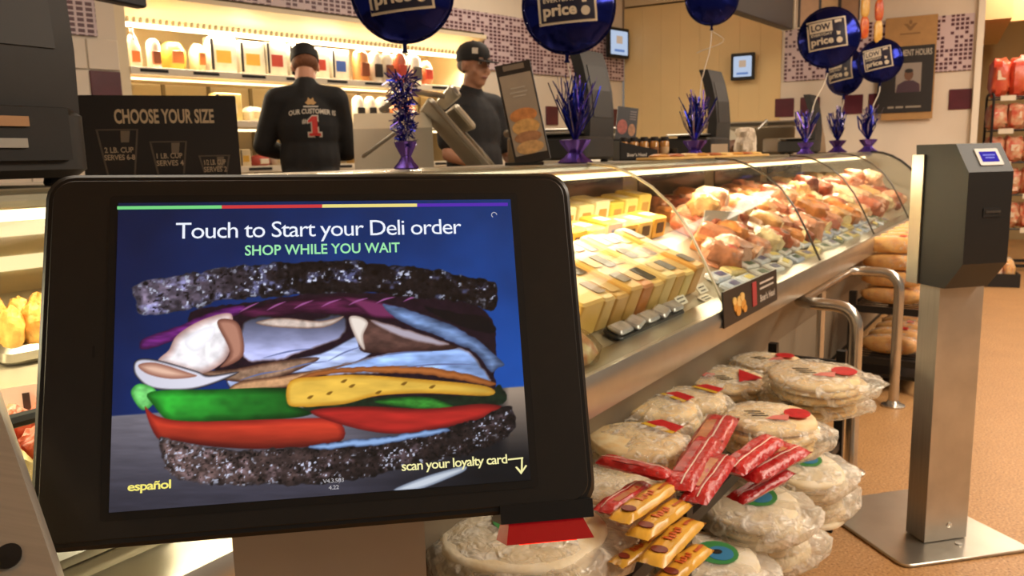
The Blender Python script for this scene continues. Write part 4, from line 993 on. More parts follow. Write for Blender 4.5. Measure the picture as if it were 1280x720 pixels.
for cx, y0, y1, wt, wb, l1, l2 in ((140, 158, 216, 26, 17, '2 LB. CUP', 'SERVES 6-8'), (202, 173, 216, 24, 17, '1 LB. CUP', 'SERVES 4'), (260, 191, 216, 21, 15, '1/2 LB. CUP', 'SERVES 2')):
    x = sx_(cx); a = wt/198*w; b = wb/198*w; za = sy_(y0); zb = sy_(y1)
    g = G(); g.add([(x-a, za, 0), (x-a+.004, za, 0), (x-b+.004, zb, 0), (x-b, zb, 0), (x+a-.004, za, 0), (x+a, za, 0), (x+b, zb, 0), (x+b-.004, zb, 0), (x-a, za, 0), (x+a, za, 0), (x+a, za-.003, 0), (x-a, za-.003, 0)], [(0, 1, 2, 3), (4, 5, 6, 7), (8, 9, 10, 11)], MS); g.build('cup_outline', m_cup, t, 0)
    g = G(); g.add([(x+a*.15, za-.004, 0), (x+a*.6, za-.004, 0), (x+a*.5, za-.03, 0), (x+a*.12, za-.03, 0)], [(0, 1, 2, 3)], MS); g.build('cup_shine', m_cup2, t, 0)
    g = G(); hh = .0165; zz = sy_(186 if cx == 140 else 194 if cx == 202 else 203)
    text(g, l1, MS @ Matrix.Translation((0, 0, .0005)), x-a*.68, x+a*.68, zz, zz+.0125, .02); text(g, l2, MS @ Matrix.Translation((0, 0, .0005)), x-a*.72, x+a*.72, zz-.0165, zz-.004, .02); g.build('lettering', mat('sign_tan_ink2', (168, 150, 126), .5), t, 0)
# leaning menu board
MQ, w, h = quad_frame([(610, 91, 2.86), (653, 92, 2.86), (677, 214, 2.70), (634, 217, 2.70)])
MQ0 = MQ.copy(); base = Vector((MQ.translation.x, MQ.translation.y, TOP))
x = MQ.col[0].to_3d(); x.z = 0; x.normalize()
t = thing('menu_board', 'tall leaning menu board with a sandwich picture in a black frame', 'sign', m=frame(base, x, Vector((-x.y, x.x, 0)), Vector((0, 0, 1))))
sh = Matrix(((1, -.18, 0, 0), (0, 1, 0, 0), (0, 0, 1, 0), (0, 0, 0, 1)))   # the board leans sideways in its stand
h = .345; w = .122
MB_ = Matrix.Rotation(math.radians(80), 4, 'X') @ Matrix.Translation((-.0, h/2+.006, 0)) @ Matrix.Rotation(math.radians(10.5), 4, 'Z')
G().prism(rrect(w, h, .003), -.012, 0, MB_, .002).build('frame', mat('frame_black', (42, 36, 32), .4), t, 0)
pn = G().prism(rrect(w-.014, h-.07, .002), 0, .0015, MB_ @ Matrix.Translation((0, -.005, 0))).build('panel', mat('menu_grey', (150, 138, 122), .4, rgb2=(166, 150, 128), noise_scale=8), t, 0)
G().prism(rrect(w-.05, .018, .002), 0, .0015, MB_ @ Matrix.Translation((0, h/2-.016, 0))).build('header', mat('menu_header', (120, 108, 94), .4), t, 0)
for k, (yy, ww) in enumerate(((.085, .05), (.07, .06), (.057, .045))): G().box((0, yy, .002), (ww, .005, .001), MB_).build('caption', mat('menu_text', (176, 166, 150), .4), pn, 0)
for k, (yy, hh, c) in enumerate(((-.01, .05, (196, 130, 74)), (-.05, .055, (206, 160, 96)), (-.085, .04, (170, 122, 84)), (-.12, .045, (200, 158, 104)))):
    G().prism(ellipse(.047, hh/2, 18), 0, .0022 + .0002*k, MB_ @ Matrix.Translation((0, yy, 0))).build('food_picture', mat('menu_pic_%d' % k, c, .4, noise_amt=.2, noise_scale=50), pn, 0)
G().box((0, .02, .005), (.13, .10, .010)).build('stand', m_black, t, 0)
# promotional card with meats
d0 = proj(ctop(785, .93).translation)[2]
bx = ctop(785, .93).translation
t = thing('promo_card', 'black promotional card with pictures of red meats behind the jar box', 'sign', m=frame(bx, Vector((.98, .2, 0)).normalized(), Vector((-.2, .98, 0)).normalized(), Vector((0, 0, 1))))
MP_ = Matrix.Rotation(math.radians(84), 4, 'X') @ Matrix.Translation((0, .17, 0)) @ Matrix.Rotation(math.radians(-8), 4, 'Z')
G().prism(rrect(.105, .17, .002), -.004, 0, MP_).build('card', mat('promo_black', (34, 24, 26), .35), t, 0)
G().prism(ellipse(.026, .036, 16), 0, .001, MP_ @ Matrix.Translation((-.022, -.012, 0))).build('meat_picture', mat('promo_red', (170, 84, 70), .4, noise_amt=.25, noise_scale=60), t, 0)
G().prism(ellipse(.018, .030, 16), 0, .001, MP_ @ Matrix.Translation((.027, -.022, 0))).build('meat_picture', mat('promo_tan', (176, 124, 84), .4, noise_amt=.25, noise_scale=60), t, 0)
g = G()
for k in range(4): g.box((.028, .066-.012*k, .0008), (.032, .005, .0008), MP_)
g.build('caption', mat('promo_text', (130, 116, 116), .4), t, 0)
G().tube([(0, .012, 0), (0, .005, .10)], .004).build('prop', m_black, t); G().box((0, .01, .003), (.07, .05, .006)).build('foot', m_black, t, 0)
# jar box
t = thing('jar_box', 'black open display box with white lettering holding golden jars', 'display box', m=ctop(806, .78) @ Matrix.Rotation(-CASE_RZ + .10, 4, 'Z'))
jb = wm(t)
g = G(); g.box((0, 0, .004), (.27, .14, .008)); g.box((0, .067, .05), (.27, .006, .10)); g.add([(-.135, -.07, 0), (.04, -.07, 0), (.04, -.07, .045), (-.135, -.07, .085), (-.135, -.064, 0), (.04, -.064, 0), (.04, -.064, .045), (-.135, -.064, .085)], [(0, 1, 2, 3), (7, 6, 5, 4), (0, 4, 5, 1), (1, 5, 6, 2), (2, 6, 7, 3), (3, 7, 4, 0)])
g.box((-.132, 0, .045), (.006, .14, .09)); g.box((.132, 0, .025), (.006, .14, .05)); g.box((.088, -.067, .012), (.09, .006, .024)); g.build('box', mat('box_black', (28, 24, 22), .45), t, 0)
g = G(); text(g, "Boar's Head", Matrix.Translation((0, -.0712, 0)) @ RXT, -.10, -.01, .018, .034, .02); g.build('lettering', mat('placard_white', (214, 206, 196), .4), t, 0)
JN = ['leftmost', 'second', 'middle', 'fourth', 'rightmost']
for k in range(5):
    j = thing('mustard_jar', 'golden jar with dark lid, %s of the row in the black box' % JN[k], 'jar', m=jb @ Matrix.Translation((-.096+k*.048, .012, .0085)), group='jars in the black box')
    G().lathe([(.018, 0), (.021, .004), (.021, .07), (.016, .078)], 14).build('jar', mat('mustard', (190, 134, 62), .25, coat=.4), j)
    G().lathe([(.0185, .078), (.0185, .094), (.016, .097)], 14).build('lid', mat('jar_lid', (40, 34, 30), .4), j)
    G().lathe([(.0213, .02), (.0213, .05)], 14).build('label', mat('jar_label_%d' % (k % 2), [(214, 176, 130), (150, 100, 60)][k % 2], .5), j)
# paper bag, small card, clear tub
t = thing('paper_bag', 'crumpled white paper bag on the case top before the far slicer', 'bag', m=ctop(931, .72) @ Matrix.Rotation(.4, 4, 'Z'))
G().lathe([(.05, 0), (.075, .008), (.085, .04), (.08, .08), (.07, .11), (.075, .14), (.07, .16), (.04, .165)], 22, sy=.7, fn=lambda a, r, z: r*(1.05+.35*noise.noise(Vector((math.cos(a)*2, math.sin(a)*2, z*22)))+.18*noise.noise(Vector((math.cos(a)*6, math.sin(a)*6, z*50))))).build('bag', mat('paper_white', (216, 200, 178), .7, bump=.6, bump_scale=30), t)
G().ell((.075, .05, .05), (.05, .06, .05), amp=.3, seed=3).build('contents', mat('bag_brown', (110, 72, 48), .5, noise_amt=.2), t)
t = thing('note_card', 'small blank cream card on the case top left of the paper bag', 'card', m=ctop(899, .66) @ Matrix.Rotation(-CASE_RZ, 4, 'Z'))
G().box((0, 0, .035), (.085, .003, .07)).build('card', mat('note_cream', (190, 172, 146), .6), t, 0); G().box((0, .015, .002), (.07, .03, .004)).build('foot', mat('note_cream', (190, 172, 146), .6), t, 0)
t = thing('display_strip', 'tall bent tan cardboard strip under the balloon cluster', 'sign', m=ctop(1025, .80) @ Matrix.Rotation(-CASE_RZ, 4, 'Z'))
G().sheet([(0, 0), (-.01, .12), (.015, .25), (.01, .36)], -.045, .045, .006, rotm(0, math.radians(-9), 0)).build('strip', mat('strip_tan', (150, 122, 92), .6), t); G().box((0, .02, .004), (.1, .1, .008)).build('foot', m_black, t, 0)
t = thing('note_card', 'small white card at the far end of the case top', 'card', m=ctop(1082, .75) @ Matrix.Rotation(-CASE_RZ, 4, 'Z'))
G().box((0, 0, .09), (.09, .004, .17), rotm(0, -.15, 0)).build('card', mat('note_white', (216, 200, 172), .6), t, 0); G().box((0, .015, .003), (.09, .05, .006)).build('foot', m_black, t, 0)

# ------------------------------------------------------------------ staff side: work table and slicers
m_en = mat('slicer_enamel', (206, 196, 174), .35, .3, noise_amt=.04, noise_scale=6)
m_en2 = mat('slicer_grey', (150, 140, 122), .35, .5)
tb0 = thing('work_table', 'steel work table behind the deli case under the slicer', 'table', m=MC @ Matrix.Translation((1.12, 1.42, 0)))
G().rbox((0, 0, .885), (2.74, .5, .03), .01, .005).build('top', m_steel2, tb0)
for sx in (-1, 1):
    for sy in (-1, 1): G().box((sx*1.3, sy*.2, .435), (.04, .04, .87)).build('leg', m_steel2, tb0, 0)
G().box((0, 0, .2), (2.6, .4, .02)).build('lower_shelf', m_steel2, tb0, 0)
def slicer(label, s, t, z, k, rz):
    r = thing('meat_slicer', label, 'slicer', m=MC @ Matrix.Translation((s, t, z)) @ Matrix.Rotation(rz, 4, 'Z') @ Matrix.Diagonal((k, k, k, 1)))
    G().prism(rrect(.62, .40, .05), .02, .12, None, .015).build('base', m_en, r)
    for sx in (-1, 1):
        for sy in (-1, 1): G().lathe([(.02, 0), (.025, .005), (.02, .025)], 10, Matrix.Translation((sx*.24, sy*.14, 0))).build('foot', m_black, r)
    # motor housing with sloping back
    G().sweep([(-.10, .12), (.17, .12), (.17, .34), (.08, .46), (-.04, .40)], -.30, -.02).build('motor_housing', m_en, r, 20)
    tilt = Matrix.Translation((.27, -.03, .12)) @ Matrix.Rotation(math.radians(-40), 4, 'Y')
    G().prism(rrect(.40, .62, .03), -.02, .0, tilt @ Matrix.Translation((0, -.02, .28)) @ Matrix.Rotation(math.pi/2, 4, 'Y') @ Matrix.Translation((0, 0, 0)), .006).build('gauge_plate', m_en2, r)
    G().prism(rrect(.10, .60, .02), .03, .05, tilt @ Matrix.Translation((0, -.02, .36)) @ Matrix.Rotation(math.pi/2, 4, 'Y'), .006).build('carriage_rail', m_en, r)
    G().prism(rrect(.05, .66, .02), .06, .075, tilt @ Matrix.Translation((0, -.02, .44)) @ Matrix.Rotation(math.pi/2, 4, 'Y'), .004).build('carriage_rail', m_steel2, r)
    for q in (-.2, 0, .2): G().lathe([(.012, 0), (.014, .01), (.0, .012)], 10, tilt @ Matrix.Translation((.05, q, .36)) @ Matrix.Rotation(math.pi/2, 4, 'Y')).build('bolt', m_black, r)
    G().lathe([(.0, 0), (.15, 0), (.155, .006), (.12, .014), (.03, .018), (0, .018)], 28, tilt @ Matrix.Translation((.03, .12, .22)) @ Matrix.Rotation(math.pi/2, 4, 'Y')).build('blade', mat('blade_steel', (226, 220, 204), .18, .8), r)
    G().prism(rrect(.16, .12, .02), .0, .012, Matrix.Translation((-.20, -.20, .34)) @ Matrix.Rotation(-.6, 4, 'Y'), .003).build('slice_tray', m_en2, r)
    G().tube([(-.30, -.12, .14), (-.33, -.13, .25)], .02).build('handle', m_black, r)
    G().tube([(-.20, -.10, .46), (-.10, -.16, .52), (.02, -.16, .50)], .010).build('handle_bar', m_steel2, r)
    return r
pS = at(545, 215, 3.15); s_, t_ = (pS-CO).dot(CU), (pS-CO).dot(CV)
slicer('big cream meat slicer with slanted carriage in front of the capped man', cplane(548, 200, 1.5)[0], 1.50, .9005, 1.22, -CASE_RZ + .15)
p = ctop(672, 1.2).translation; q_ = (p-CO)
tb1 = thing('work_table', 'steel work table farther along the rear of the case', 'table', m=MC @ Matrix.Translation((4.2, 1.42, 0)))
G().rbox((0, 0, .885), (3.3, .5, .03), .01, .005).build('top', m_steel2, tb1)
for sx in (-1, 1):
    for sy in (-1, 1): G().box((sx*1.55, sy*.2, .435), (.04, .04, .87)).build('leg', m_steel2, tb1, 0)
G().box((0, 0, .2), (3.1, .4, .02)).build('lower_shelf', m_steel2, tb1, 0)
slicer('silver slicer with raised handle behind the menu board', cplane(692, 150, 1.42)[0], 1.42, .9005, .95, .6)
slicer('far silver slicer behind the white paper bag', cplane(962, 150, 1.2)[0], 1.42, .9005, 1.15, .3)
# ------------------------------------------------------------------ balloons and their weights
m_foil = mat('blue_foil', (22, 30, 108), .20, .85, noise_amt=.15, noise_scale=5, bump=.15, bump_scale=12)
m_foil_d = mat('blue_foil_edge', (16, 22, 84), .3, .8)
m_lcream = mat('balloon_cream', (214, 202, 180), .45)
m_lnavy = mat('balloon_navy', (26, 26, 52), .4)
m_str = mat('ribbon_white', (206, 196, 180), .5)
def balloon(label, cx, cy, r_px, wpx, wt, yaw=0.0, roll=0.0, lab=(0, 0), curl=False):
    base = ctop(wpx, wt).translation; d = proj(base)[2]
    c = at(cx, cy, d); R = r_px*d/FPX
    r = thing('foil_balloon', label, 'balloon', m=Matrix.Translation(c) @ Matrix.Rotation(-math.atan2(c.x, c.y) + yaw, 4, 'Z') @ Matrix.Rotation(roll, 4, 'Y'), group='blue price balloons')
    n = 48; vs = []; fs = []
    prof = [(0, 1), (.25, 1), (.45, 1), (.62, 1), (.76, 1), (.86, 1), (.93, 1), (.97, 1), (1.0, 1)]
    def yy(p): return .36*R*max(0, 1-p*p)**.62
    rings = [(p, -1) for p, _ in prof[1:]] + [(p, 1) for p, _ in reversed(prof[1:-1])]
    vs.append((0, -yy(0), 0))
    for p, sg in rings:
        for k in range(n):
            a = 2*math.pi*k/n; q = p*R*(1 + .012*math.sin(a*12)*p**6); y = sg*yy(p)*(1 + .16*p**5*math.sin(a*12+1)) if p < 1 else 0.004*R*math.sin(a*24)
            vs.append((q*math.cos(a), y, q*math.sin(a)))
    vs.append((0, yy(0), 0)); m_ = len(rings)
    for k in range(n): fs.append((0, 1+k, 1+(k+1) % n))
    for i in range(m_-1):
        for k in range(n): fs.append((1+i*n+k, 1+(i+1)*n+k, 1+(i+1)*n+(k+1) % n, 1+i*n+(k+1) % n))
    for k in range(n): fs.append((1+m_*n, 1+(m_-1)*n+(k+1) % n, 1+(m_-1)*n+k))
    G().add(vs, fs).build('foil_body', m_foil, r, 60)
    g = G(); ring = []
    for k in range(n):
        a = 2*math.pi*k/n; ring += [(R*.99*math.cos(a), 0, R*.99*math.sin(a)), (R*1.035*math.cos(a), .006*R*(-1)**k, R*1.035*math.sin(a))]
    g.add(ring, [(2*k, 2*k+1, (2*k+3) % (2*n), (2*k+2) % (2*n)) for k in range(n)]); g.build('seam_flange', m_foil_d, r, 0)
    G().prism([(-.05*R, -.98*R), (.05*R, -.98*R), (.035*R, -1.12*R), (.07*R, -1.2*R), (-.07*R, -1.2*R), (-.035*R, -1.12*R)][::-1], -.008, .008, Matrix.Rotation(math.pi/2, 4, 'X')).build('neck', m_foil_d, r, 0)
    # printed price tag, following the curve of the foil
    rot = Matrix.Rotation(.12, 2)
    def cur(e):
        def f(x, z):
            p = math.hypot(x, z)/R; return yy(min(p, .98)) + e*R
        return f
    def place(g, pts2, e, name, m):
        q = [(rot @ Vector((x+lab[0], z+lab[1]))) * R for x, z in pts2]; f = cur(e)
        g.add([(v.x, -f(v.x, v.y), v.y) for v in q], [tuple(range(len(q)))]); return g
    def grid(x0, x1, z0, z1, e, nx=8, nz=6):
        g = G(); vs = []; f = cur(e)
        for j in range(nz+1):
            for i in range(nx+1):
                v = (rot @ Vector((x0+(x1-x0)*i/nx+lab[0], z0+(z1-z0)*j/nz+lab[1])))*R; vs.append((v.x, -f(v.x, v.y), v.y))
        g.add(vs, [(j*(nx+1)+i, j*(nx+1)+i+1, (j+1)*(nx+1)+i+1, (j+1)*(nx+1)+i) for j in range(nz) for i in range(nx)]); return g
    tagp = grid(-.68, .58, -.40, .60, .008).build('price_tag', m_lcream, r)
    grid(-.63, .53, -.35, .55, .016).build('tag_field', m_lnavy, tagp)
    grid(-.60, .14, .17, .52, .024).build('tag_panel', m_lcream, tagp)
    def btext(body, x0, x1, z0, z1, e, m, bold):
        g = G(); vs, fs = text_mesh(body, bold); ax = min(v[0] for v in vs); bx = max(v[0] for v in vs); ay = min(v[1] for v in vs); by = max(v[1] for v in vs); f = cur(e); out = []
        for v in vs:
            q = (rot @ Vector((x0+(v[0]-ax)/(bx-ax)*(x1-x0)+lab[0], z0+(v[1]-ay)/(by-ay)*(z1-z0)+lab[1])))*R; out.append((q.x, -f(q.x, q.y), q.y))
        g.add(out, fs).build('lettering', m, tagp, 0)
    btext('LOW', -.54, .08, .23, .46, .032, m_lnavy, .03)
    btext('EVERYDAY', -.56, .12, .05, .14, .028, m_lcream, .02)
    btext('price', -.58, .14, -.31, .0, .028, m_lcream, .035)
    g = G(); place(g, [(.27, .0), (.36, .0), (.45, .52), (.22, .52)], .028, '', None); place(g, [(.33+.10*math.cos(a), -.17+.10*math.sin(a)) for a in [math.pi*k/8 for k in range(16)]], .028, '', None); g.build('exclamation_mark', m_lcream, tagp, 0)
    # ribbon down to the weight
    inv = wm(r).inverted(); p0 = Vector((0, 0, -1.18*R)); p1 = inv @ Vector((base.x, base.y, TOP + .10*d/3)); pts = []
    for k in range(9):
        f = k/8; q = p0.lerp(p1, f); pts.append(q + Vector((math.sin(f*9)*.008, 0, 0)))
    G().tube(pts, .0022*max(1, d/3), 5).build('ribbon', m_str, r)
    if curl: G().tube([p0 + Vector((.02*k*.6*math.sin(k*.5)+.004*k, 0, -.012*k)) for k in range(10)], .0025, 5).build('ribbon_end', m_str, r)
    return r
balloon('large blue foil balloon cut by the top edge above the capped workers', 503, -12, 63, 508, .80, 0, 0, (0, -.05))
balloon('blue foil balloon above the tall scale beside the wall screen', 711, 8, 57, 719, .67, .05, .05)
balloon('blue foil balloon at the top edge above the jars', 890, -2, 32, 868, .68, .1, 0, (.25, .45), True)
balloon('blue foil balloon in front of the hanging menu panels, biggest of the far cluster', 1036, 47, 36, 1006, .67, 0, 0)
balloon('blue foil balloon lowest of the far cluster, half hidden and turned aside', 1056, 90, 28, 1046, .80, -.65, 0)
balloon('blue foil balloon beside the wall poster, right one of the far cluster', 1100, 76, 26, 1084, .50, -.15, -.05)
m_tin = [mat('tinsel_blue', (30, 42, 150), .25, .85), mat('tinsel_violet', (96, 70, 160), .25, .8), mat('tinsel_silver', (170, 160, 200), .2, .9)]
def weight(label, px, t, kind, hpx, seed, n=150):
    M = ctop(px, t); d = proj(M.translation)[2]; H = hpx*d/FPX; rg = random.Random(seed)
    r = thing('balloon_weight', label, 'balloon weight', m=M, group='tinsel balloon weights')
    k = H*(.10 if kind == 'tall' else .16)
    G().lathe([(k*1.0, 0), (k*1.15, .004), (k*.7, H*.07), (k*.45, H*.12), (k*.9, H*.22), (k*1.0, H*.26), (k*.5, H*.27)], 20, fn=lambda a, q, z: q*(1+.14*math.sin(9*a))).build('foil_wrap', m_tin[1], r, 20)
    for ci in range(3):
        g = G()
        for i in range(n if ci == 0 else n//4):
            if kind == 'tall':
                f = rg.random()**.8; z = H*(.25+.62*f); rad = H*(.035+.055*f)*(1+.3*math.sin(f*9)); a = rg.random()*6.283
                p = Vector((math.cos(a)*rad*rg.random(), math.sin(a)*rad*rg.random(), z)); dr = Vector((math.cos(a)*rg.uniform(.2, 1.1), math.sin(a)*rg.uniform(.2, 1.1), rg.uniform(-.8, 1.0))).normalized(); L = H*rg.uniform(.06, .14)
            else:
                a = rg.random()*6.283; sp = rg.random()**1.6*.55; p = Vector((0, 0, H*.24)); dr = Vector((math.cos(a)*sp, math.sin(a)*sp, 1)).normalized(); L = H*rg.uniform(.25, .76)
            w = .0024*d/2.6*(1 if kind == 'tall' else .8); sd = dr.cross(Vector((rg.uniform(-1, 1), rg.uniform(-1, 1), rg.uniform(-1, 1)))).normalized()*w
            b = Vector((rg.uniform(-.12, .12), rg.uniform(-.12, .12), 0))*L
            q1 = p + dr*L*.5 + b; q2 = p + dr*L
            g.add([p-sd, p+sd, q1+sd, q1-sd, q2+sd, q2-sd], [(0, 1, 2, 3), (3, 2, 4, 5)])
        o = g.build('tinsel', m_tin[ci], r, 0); o['kind'] = 'stuff'
    return r
weight('tall shaggy blue tinsel weight in front of the slicer', 508, .80, 'tall', 130, 1, 330)
weight('violet balloon weight with blue tinsel spray beside the menu board', 719, .67, 'spray', 110, 2, 130)
weight('blue tinsel spray weight between the jar box and the tall scale', 868, .68, 'spray', 85, 3, 90)
weight('small blue tinsel weight, left of the three at the far end', 1006, .67, 'spray', 55, 4, 60)
weight('small blue tinsel weight, middle of the three at the far end', 1046, .80, 'spray', 58, 5, 60)
weight('small blue tinsel weight, right of the three at the far end', 1084, .50, 'spray', 60, 6, 60)

# ------------------------------------------------------------------ people
m_skinA = mat('skin_fair', (206, 150, 122), .5, noise_amt=.05, noise_scale=12)
m_skinB = mat('skin_tan', (176, 126, 98), .5, noise_amt=.06, noise_scale=12)
m_shirt = mat('black_shirt', (22, 21, 22), .8, noise_amt=.2, noise_scale=10, bump=.35, bump_scale=9)
m_tee = mat('black_tee', (26, 24, 26), .8, noise_amt=.2, noise_scale=10, bump=.3, bump_scale=9)
m_pants = mat('dark_trousers', (30, 28, 28), .8)
m_cap = mat('black_cap', (24, 22, 22), .75)
def remeshed(g, name, material, parent, vox=.010, sm=5):
    me = bpy.data.meshes.new('tmp'); me.from_pydata(g.v, [], g.f); me.update(); fix_normals(me)
    o = bpy.data.objects.new('tmp', me); C.objects.link(o)
    r = o.modifiers.new('r', 'REMESH'); r.mode = 'VOXEL'; r.voxel_size = vox
    s = o.modifiers.new('s', 'SMOOTH'); s.iterations = sm; s.factor = .5
    dg = bpy.context.evaluated_depsgraph_get(); m2 = bpy.data.meshes.new_from_object(o.evaluated_get(dg))
    bpy.data.objects.remove(o); bpy.data.meshes.remove(me)
    m2.name = name; m2.materials.clear(); m2.materials.append(material); m2.polygons.foreach_set('use_smooth', [True]*len(m2.polygons))
    q = bpy.data.objects.new(name, m2); C.objects.link(q); q.parent = parent
    return q
def hand(g, wrist, fwd, up, side):
    """palm, four bent fingers and a thumb; fwd = direction of the forearm, up = back of hand, side = +1/-1 thumb side"""
    wrist = Vector(wrist); f = Vector(fwd).normalized(); u = (Vector(up) - f*f.dot(Vector(up))).normalized(); s = f.cross(u)*side
    M = frame(wrist + f*.048, s, f, u)
    g.ell((0, 0, 0), (.042, .055, .018), M, 12, 8)
    g.cap((0, -.06, 0), (0, -.02, 0), .026, .028, 10, M)
    for i, (x, L) in enumerate(((.029, .068), (.010, .077), (-.010, .072), (-.028, .056))):
        p0 = Vector((x, .04, 0)); p1 = p0 + Vector((x*.10, L*.45, -.006)); p2 = p1 + Vector((0, L*.30, -.018)); p3 = p2 + Vector((0, L*.16, -.022))
        g.cap(p0, p1, .0095, .009, 8, M); g.cap(p1, p2, .009, .0082, 8, M); g.cap(p2, p3, .0082, .007, 8, M)
    g.cap((.034, -.025, -.004), (.058, .008, -.014), .012, .0105, 8, M); g.cap((.058, .008, -.014), (.060, .036, -.022), .0105, .008, 8, M)
def head(g, c, yaw, pitch):
    M = Matrix.Translation(Vector(c)) @ Matrix.Rotation(yaw, 4, 'Z') @ Matrix.Rotation(pitch, 4, 'X')   # face looks along +y
    g.ell((0, -.012, .035), (.076, .096, .088), M, 20, 14); g.ell((0, .018, -.035), (.062, .070, .078), M, 18, 12); g.ell((0, .042, -.088), (.036, .036, .026), M, 12, 8)
    g.ell((0, .088, -.018), (.013, .022, .022), M, 10, 8); g.cap((0, .080, .03), (0, .098, -.018), .010, .012, 8, M)
    g.ell((0, .078, -.062), (.026, .012, .008), M, 10, 6); g.ell((0, .080, .040), (.05, .014, .010), M, 10, 6)
    for sx in (-1, 1):
        g.ell((sx*.078, -.005, -.005), (.010, .020, .032), M, 8, 8); g.ell((sx*.042, .058, -.028), (.024, .022, .024), M, 10, 8)
    return M
def face(M, parent, inv, brow):
    for sx in (-1, 1):
        G().ell((sx*.031, .079, .014), (.013, .009, .009), inv @ M, 12, 8).build('eye', mat('eye_white', (214, 204, 196), .3), parent)
        G().ell((sx*.031, .0855, .014), (.006, .004, .006), inv @ M, 10, 8).build('iris', mat('iris_dark', (40, 28, 22), .2), parent)
        G().ell((sx*.031, .088, .034), (.020, .006, .005), inv @ M, 10, 6).build('eyebrow', brow, parent)
    G().ell((0, .087, -.062), (.024, .006, .006), inv @ M, 12, 6).build('mouth', mat('lips', (140, 84, 74), .5), parent)
def baseball_cap(M, parent, back=False):
    vs = [(r, z) for r, z in ((.090, .028), (.094, .050), (.090, .085), (.072, .115), (.042, .132), (.010, .138))]
    o = G().lathe(vs, 24, M @ Matrix.Translation((0, -.012, 0)), sx=.92, sy=1.14).build('cap', m_cap, parent)
    pts = [(-.075, .075)] + [(-.072*math.cos(a), .085+.085*math.sin(a)) for a in [math.pi*k/10 for k in range(11)]] + [(.075, .075)]
    G().prism(pts[::-1], .030, .036, M @ Matrix.Translation((0, 0, .004)) @ Matrix.Rotation(-.14, 4, 'X')).build('brim', m_cap, o)
    G().ell((0, -.012, .139), (.008, .008, .004), M, 8, 6).build('button', m_cap, o)
    return o
def person(label, px, d, H, rz, arms, sleeves, skin, shirt, hy, hp, wide=1.0, back_print=False, hair=None):
    p = at(px, 200, d)
    pf = thing('floor_platform', 'low grey staff platform under the %s' % ('worker seen from behind' if back_print else 'man in the black tee'), 'platform', (p.x, p.y, 0), rz, 'staff platforms')
    G().rbox((0, 0, .155), (.9, .6, .03), .02, .005).build('deck', mat('platform_grey', (70, 66, 62), .8), pf)
    for sx in (-1, 1): G().box((sx*.38, 0, .07), (.06, .5, .14)).build('runner', m_black, pf, 0)
    r = thing('person', label, 'person', (p.x, p.y, .1705), rz)
    k = H/1.80; X = lambda x, y, z: (x*k, y*k, z*k)
    b = G()
    hc = X(*( (0, .03, 1.645) if not back_print else (0, .055, 1.615)))
    Mh = head(b, hc, hy, hp)
    b.cap(X(0, -.01, 1.45), X(0, .015, 1.58), .062*k, .056*k)
    b.ell(X(0, 0, 1.28), (.165*wide*k, .105*k, .20*k)); b.ell(X(0, 0, 1.02), (.150*wide*k, .105*k, .16*k))
    for sx in (-1, 1):
        sh = X(sx*.185*wide, 0, 1.425); b.cap(X(sx*.06, 0, 1.44), sh, .06*k, .058*k)
        el, wr, up = arms[sx]; el = X(*el); wr = X(*wr)
        b.cap(sh, el, .050*k, .040*k); b.cap(el, wr, .040*k, .027*k)
        fw = Vector(wr)-Vector(el); hand(b, wr, fw, up, -sx)
        b.cap(X(sx*.09, 0, .92), X(sx*.10, .01, .50), .085*k, .056*k); b.cap(X(sx*.10, .01, .50), X(sx*.105, -.02, .09), .055*k, .036*k)
        b.ell(X(sx*.105, .05, .035), (.042*k, .125*k, .034*k))
    body = remeshed(b, 'body', skin, r, .0075, 4)
    s = G()
    s.ell(X(0, .0, 1.27), (.205*wide*k, .142*k, .23*k)); s.ell(X(0, .01, 1.08), (.20*wide*k, .150*k, .24*k)); s.ell(X(0, .0, .95), (.195*wide*k, .145*k, .10*k), sq=.7)
    s.cap(X(0, -.012, 1.43), X(0, -.004, 1.50), .088*k, .072*k)
    for sx in (-1, 1): s.cap(X(0, -.01, 1.475), X(sx*.14*wide, -.005, 1.43), .062*k, .066*k)
    for sx in (-1, 1):
        sh = Vector(X(sx*.185*wide, 0, 1.42)); el = Vector(X(*arms[sx][0])); wr = Vector(X(*arms[sx][1]))
        s.cap(X(sx*.05, 0, 1.43), sh, .085*k, .080*k)
        if sleeves == 'long':
            s.cap(sh, el, .080*k, .062*k); s.cap(el, el.lerp(wr, .55), .062*k, .052*k)
        else:
            e = sh.lerp(el, .72); s.cap(sh, e, .082*k, .072*k)
    shirt_o = remeshed(s, 'shirt', shirt, r, .011, 6)
    tr = G()
    tr.ell(X(0, 0, .92), (.175*wide*k, .128*k, .12*k))
    for sx in (-1, 1):
        tr.cap(X(sx*.09, 0, .90), X(sx*.10, .012, .50), .100*k, .074*k); tr.cap(X(sx*.10, .012, .50), X(sx*.105, -.012, .10), .074*k, .062*k)
    remeshed(tr, 'trousers', m_pants, r, .014, 5)
    for sx in (-1, 1): G().ell(X(sx*.105, .045, .042), (.050*k, .14*k, .042*k), None, 14, 8, sq=.8).build('shoe', m_black, r)
    baseball_cap(Mh, r)
    face(Mh, r, Matrix.Identity(4), mat('brow', (70, 52, 42), .7) if hair else mat('brow_grey', (110, 100, 92), .7))
    hm = mat('hair_ginger', (120, 76, 50), .7, noise_amt=.2, noise_scale=60) if hair else mat('hair_grey', (120, 108, 98), .7, noise_amt=.2, noise_scale=60)
    G().ell((0, -.026, .008), (.0795, .086, .055), Mh, 18, 10).build('hair', hm, r)
    return r, Mh, shirt_o, k
